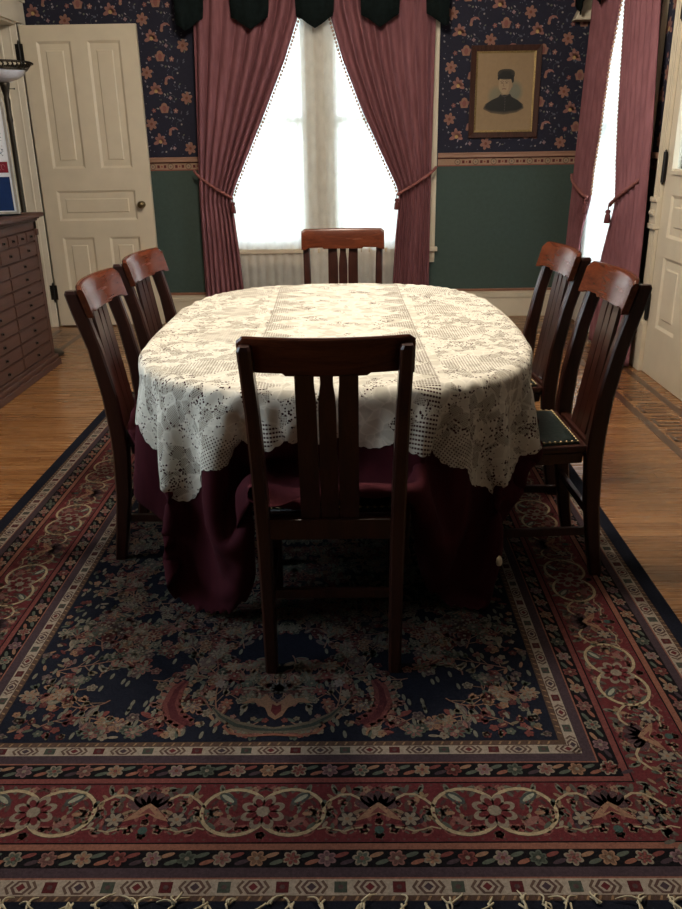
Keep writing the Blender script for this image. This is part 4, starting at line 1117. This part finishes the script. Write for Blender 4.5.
# ------------------------------------------------------------------ chest of little drawers (left)
CX0, CX1, CY1 = -2.47, -2.08, 5.47; CL = 1.58; CY0 = CY1-CL
ch = empty('drawer_chest', ((CX0+CX1)/2, (CY0+CY1)/2, 0)); tag(ch, 'reddish wooden chest of many small drawers against the left wall', 'chest of drawers')
ox, oy = ch.location.x, ch.location.y
def cb(mb, x0, x1, y0, y1, z0, z1): mb.box(x0-ox, x1-ox, y0-oy, y1-oy, z0, z1); return mb
b = MB(); cb(b, CX0, CX1-.014, CY0+.02, CY1-.02, .085, .985)
for y0, y1 in ((CY0, CY0+.05), (CY1-.05, CY1)): cb(b, CX0, CX1, y0, y1, .085, .985)
cb(b, CX0, CX1, CY0, CY1, .925, .985); cb(b, CX0, CX1, CY0, CY1, .075, .095)
b.build('body', M['chest'], ch, bevel=.003)
b = MB()
for e, z0, z1 in ((.010, .975, .988), (.022, .988, 1.000), (.045, 1.000, 1.026)): cb(b, CX0, CX1+e, CY0-e, CY1+e, z0, z1)
b.build('cornice_top', M['chest'], ch, bevel=.005)
b = MB(); cb(b, CX0, CX1+.030, CY0-.03, CY1+.030, .0, .045); cb(b, CX0, CX1+.018, CY0-.018, CY1+.018, .045, .075); b.build('plinth', M['chest'], ch, bevel=.006)
for yq in (CY1-.045, CY0+.015): cb(MB(), CX1, CX1+.016, yq, yq+.030, .885, .925).build('corbel', M['chest'], ch, bevel=.003)
inner0, inner1 = CY0+.055, CY1-.055; cw = (inner1-inner0)/3
def drawer(y0, y1, z0, z1):
    d = MB(); g = .0035
    cb(d, CX1-.016, CX1-.002, y0+g, y1-g, z0+g, z1-g); cb(d, CX1-.003, CX1+.002, y0+g+.006, y1-g-.006, z0+g+.006, z1-g-.006)
    do = d.build('drawer', M['chest'], ch)
    k = MB(); c = ((y0+y1)/2-oy, (z0+z1)/2); k.box(CX1+.001-ox, CX1+.006-ox, c[0]-.013, c[0]+.013, c[1]-.008, c[1]+.008); k.box(CX1+.006-ox, CX1+.016-ox, c[0]-.006, c[0]+.006, c[1]-.006, c[1]+.006)
    k.build('pull', M['iron'], do)
zr = np.linspace(.100, .758, 9)
for i in range(10): drawer(inner0+i*cw*.3, inner0+(i+1)*cw*.3, .850, .922)
for i in range(5): drawer(inner0+i*cw*.6, inner0+(i+1)*cw*.6, .760, .848)
for c in range(3):
    for r in range(8): drawer(inner0+c*cw, inner0+(c+1)*cw, zr[r], zr[r+1])
# things on the chest
dl = MB(); n = 36; pts = [(CX0+.05+.33*(.5+.5*math.cos(2*PI*i/n))*1.0, 5.27+.15*math.sin(2*PI*i/n)*(1+.06*math.cos(12*2*PI*i/n)), 1.0275) for i in range(n)]
dl.add(pts+[(p[0], p[1], 1.0265) for p in pts], [tuple(range(n))], (.62, .66, .68)); dl.add(pts, [tuple(range(n))[::-1]], (.62, .66, .68))
for i in range(60):
    a, r_ = random.Random(i).uniform(0, 6.28), random.Random(i+99).uniform(.02, .13); disc(dl, lambda x, y, z: (CX0+.215+x, 5.27+y, 1.0277+z), r_*math.cos(a), r_*math.sin(a), .006, .0004, (.16, .22, .30), 6)
tag(dl.build('lace_doily', M['picture']), 'speckled blue and white mat on top of the drawer chest', 'mat')
ft = empty('framed_sampler', (-2.300, 5.33, 1.0285)); tag(ft, 'blue, red and white panel with rounded top standing on the chest before the lamp pole', 'framed panel')
def arch(w_, h_, r_, n=8):
    p = [(-w_/2, 0), (w_/2, 0)]
    p += [(w_/2-r_+r_*math.cos(a), h_-r_+r_*math.sin(a)) for a in np.linspace(0, PI/2, n)]
    p += [(-w_/2+r_-r_*math.cos(a), h_-r_+r_*math.sin(a)) for a in np.linspace(PI/2, 0, n)]
    return p
aw = arch(.36, .725, .09); ai = arch(.33, .695, .08); m = len(aw)
b = MB(); ai = [(x, y+.015) for x, y in ai]
b.loft([[(x, .009, z) for x, z in aw], [(x, -.009, z) for x, z in aw], [(x, -.009, z) for x, z in ai], [(x, -.003, z) for x, z in ai]], sm=False, cap=False); b.add([(x, .009, z) for x, z in aw], [tuple(range(m))])
b.build('frame', plain('pale_silver_frame', (.45, .44, .42), .4, .3), ft)
b = MB(); fs = lambda x, y, z: (x, -.0035-z, y)
b.poly([(x*.999, y) for x, y in ai], fs, 0, (.74, .80, .90))
b.poly([(-.155, .02), (.150, .02), (.150, .225), (-.155, .225)], fs, .0005, (.012, .035, .13)); b.poly([(-.155, .25), (.150, .25), (.150, .315), (-.155, .315)], fs, .0005, (.20, .018, .035))
q = random.Random(5)
for i in range(620):
    x, y = q.uniform(-.14, .135), q.uniform(.345, .655)
    if y > .60 and abs(x) > .09: continue
    disc(b, fs, x, y, q.uniform(.0025, .006), .0005, q.choice(((.22, .27, .36), (.33, .38, .46))), 5)
for i in range(14): ribbon(b, fs, [(-.14+i*.02+.012*math.cos(t), .283+.016*math.sin(t)) for t in np.linspace(0, 5, 8)], .003, .0009, (.35, .16, .18))
b.build('print', M['picture'], ft)
og = MB(); og.lathe([(.020, 0), (.024, .004), (.012, .012), (.018, .03), (.020, .045), (.010, .058), (.012, .066), (.009, .076), (0, .080)], (0, 0, 0), 14)
o = tag(og.build('figurine', M['cream']), 'small cream figurine on the chest beside the blue panel', 'figurine'); o.location = (-2.17, 5.02, 1.0265)
# ------------------------------------------------------------------ torchiere lamp
lp = empty('floor_lamp', (-2.252, 5.735, 0)); lp.scale = (.93, .93, 1.018); tag(lp, 'bronze torchiere floor lamp with milk glass bowl behind the chest', 'floor lamp')
b = MB(); b.lathe([(0, 0), (.14, 0), (.145, .012), (.12, .03), (.05, .05), (.03, .09), (.0, .09)], n=28); b.build('base', M['bronze'], lp)
b = MB(); b.lathe([(.019, .09), (.019, .80), (.024, .81), (.019, .83), (.0175, 1.55), (.022, 1.57), (.018, 1.60), (.0205, 1.66), (.022, 1.69), (.018, 1.71), (.026, 1.745), (.034, 1.775), (.036, 1.79), (.02, 1.80)], n=16); b.build('pole', M['bronze'], lp)
b = MB(); b.lathe([(.03, 1.792), (.05, 1.80), (.095, 1.812), (.130, 1.832), (.150, 1.855), (.160, 1.872), (.156, 1.872), (.145, 1.857), (.125, 1.838), (.09, 1.818), (.03, 1.802)], n=36); b.build('lamp_shade', M['glassmilk'], lp)
b = MB()
for r0, z in ((.162, 1.868), (.196, 1.905)): b.tube([(r0*math.cos(a), r0*math.sin(a), z) for a in np.linspace(0, 2*PI, 49)], .0075, 6)
for i in range(36):
    a = 2*PI*i/36; a2 = a+.09
    b.tube([(.162*math.cos(a), .162*math.sin(a), 1.868), (.182*math.cos(a2), .182*math.sin(a2), 1.89), (.196*math.cos(a), .196*math.sin(a), 1.905)], .006, 5)
    b.tube([(.196*math.cos(a), .196*math.sin(a), 1.905), (.206*math.cos(a+.08), .206*math.sin(a+.08), 1.902), (.196*math.cos(a+.17), .196*math.sin(a+.17), 1.905)], .006, 5)
b.build('openwork_rim', M['bronze'], lp)
b = MB(); b.tube([(.02, 0, 1.755), (.062, 0, 1.755)], .003, 6); b.lathe([(0, .058), (.005, .06), (.006, .066), (0, .072)], (0, 0, 1.755), 8, axis='X'); b.build('switch', M['bronze'], lp)
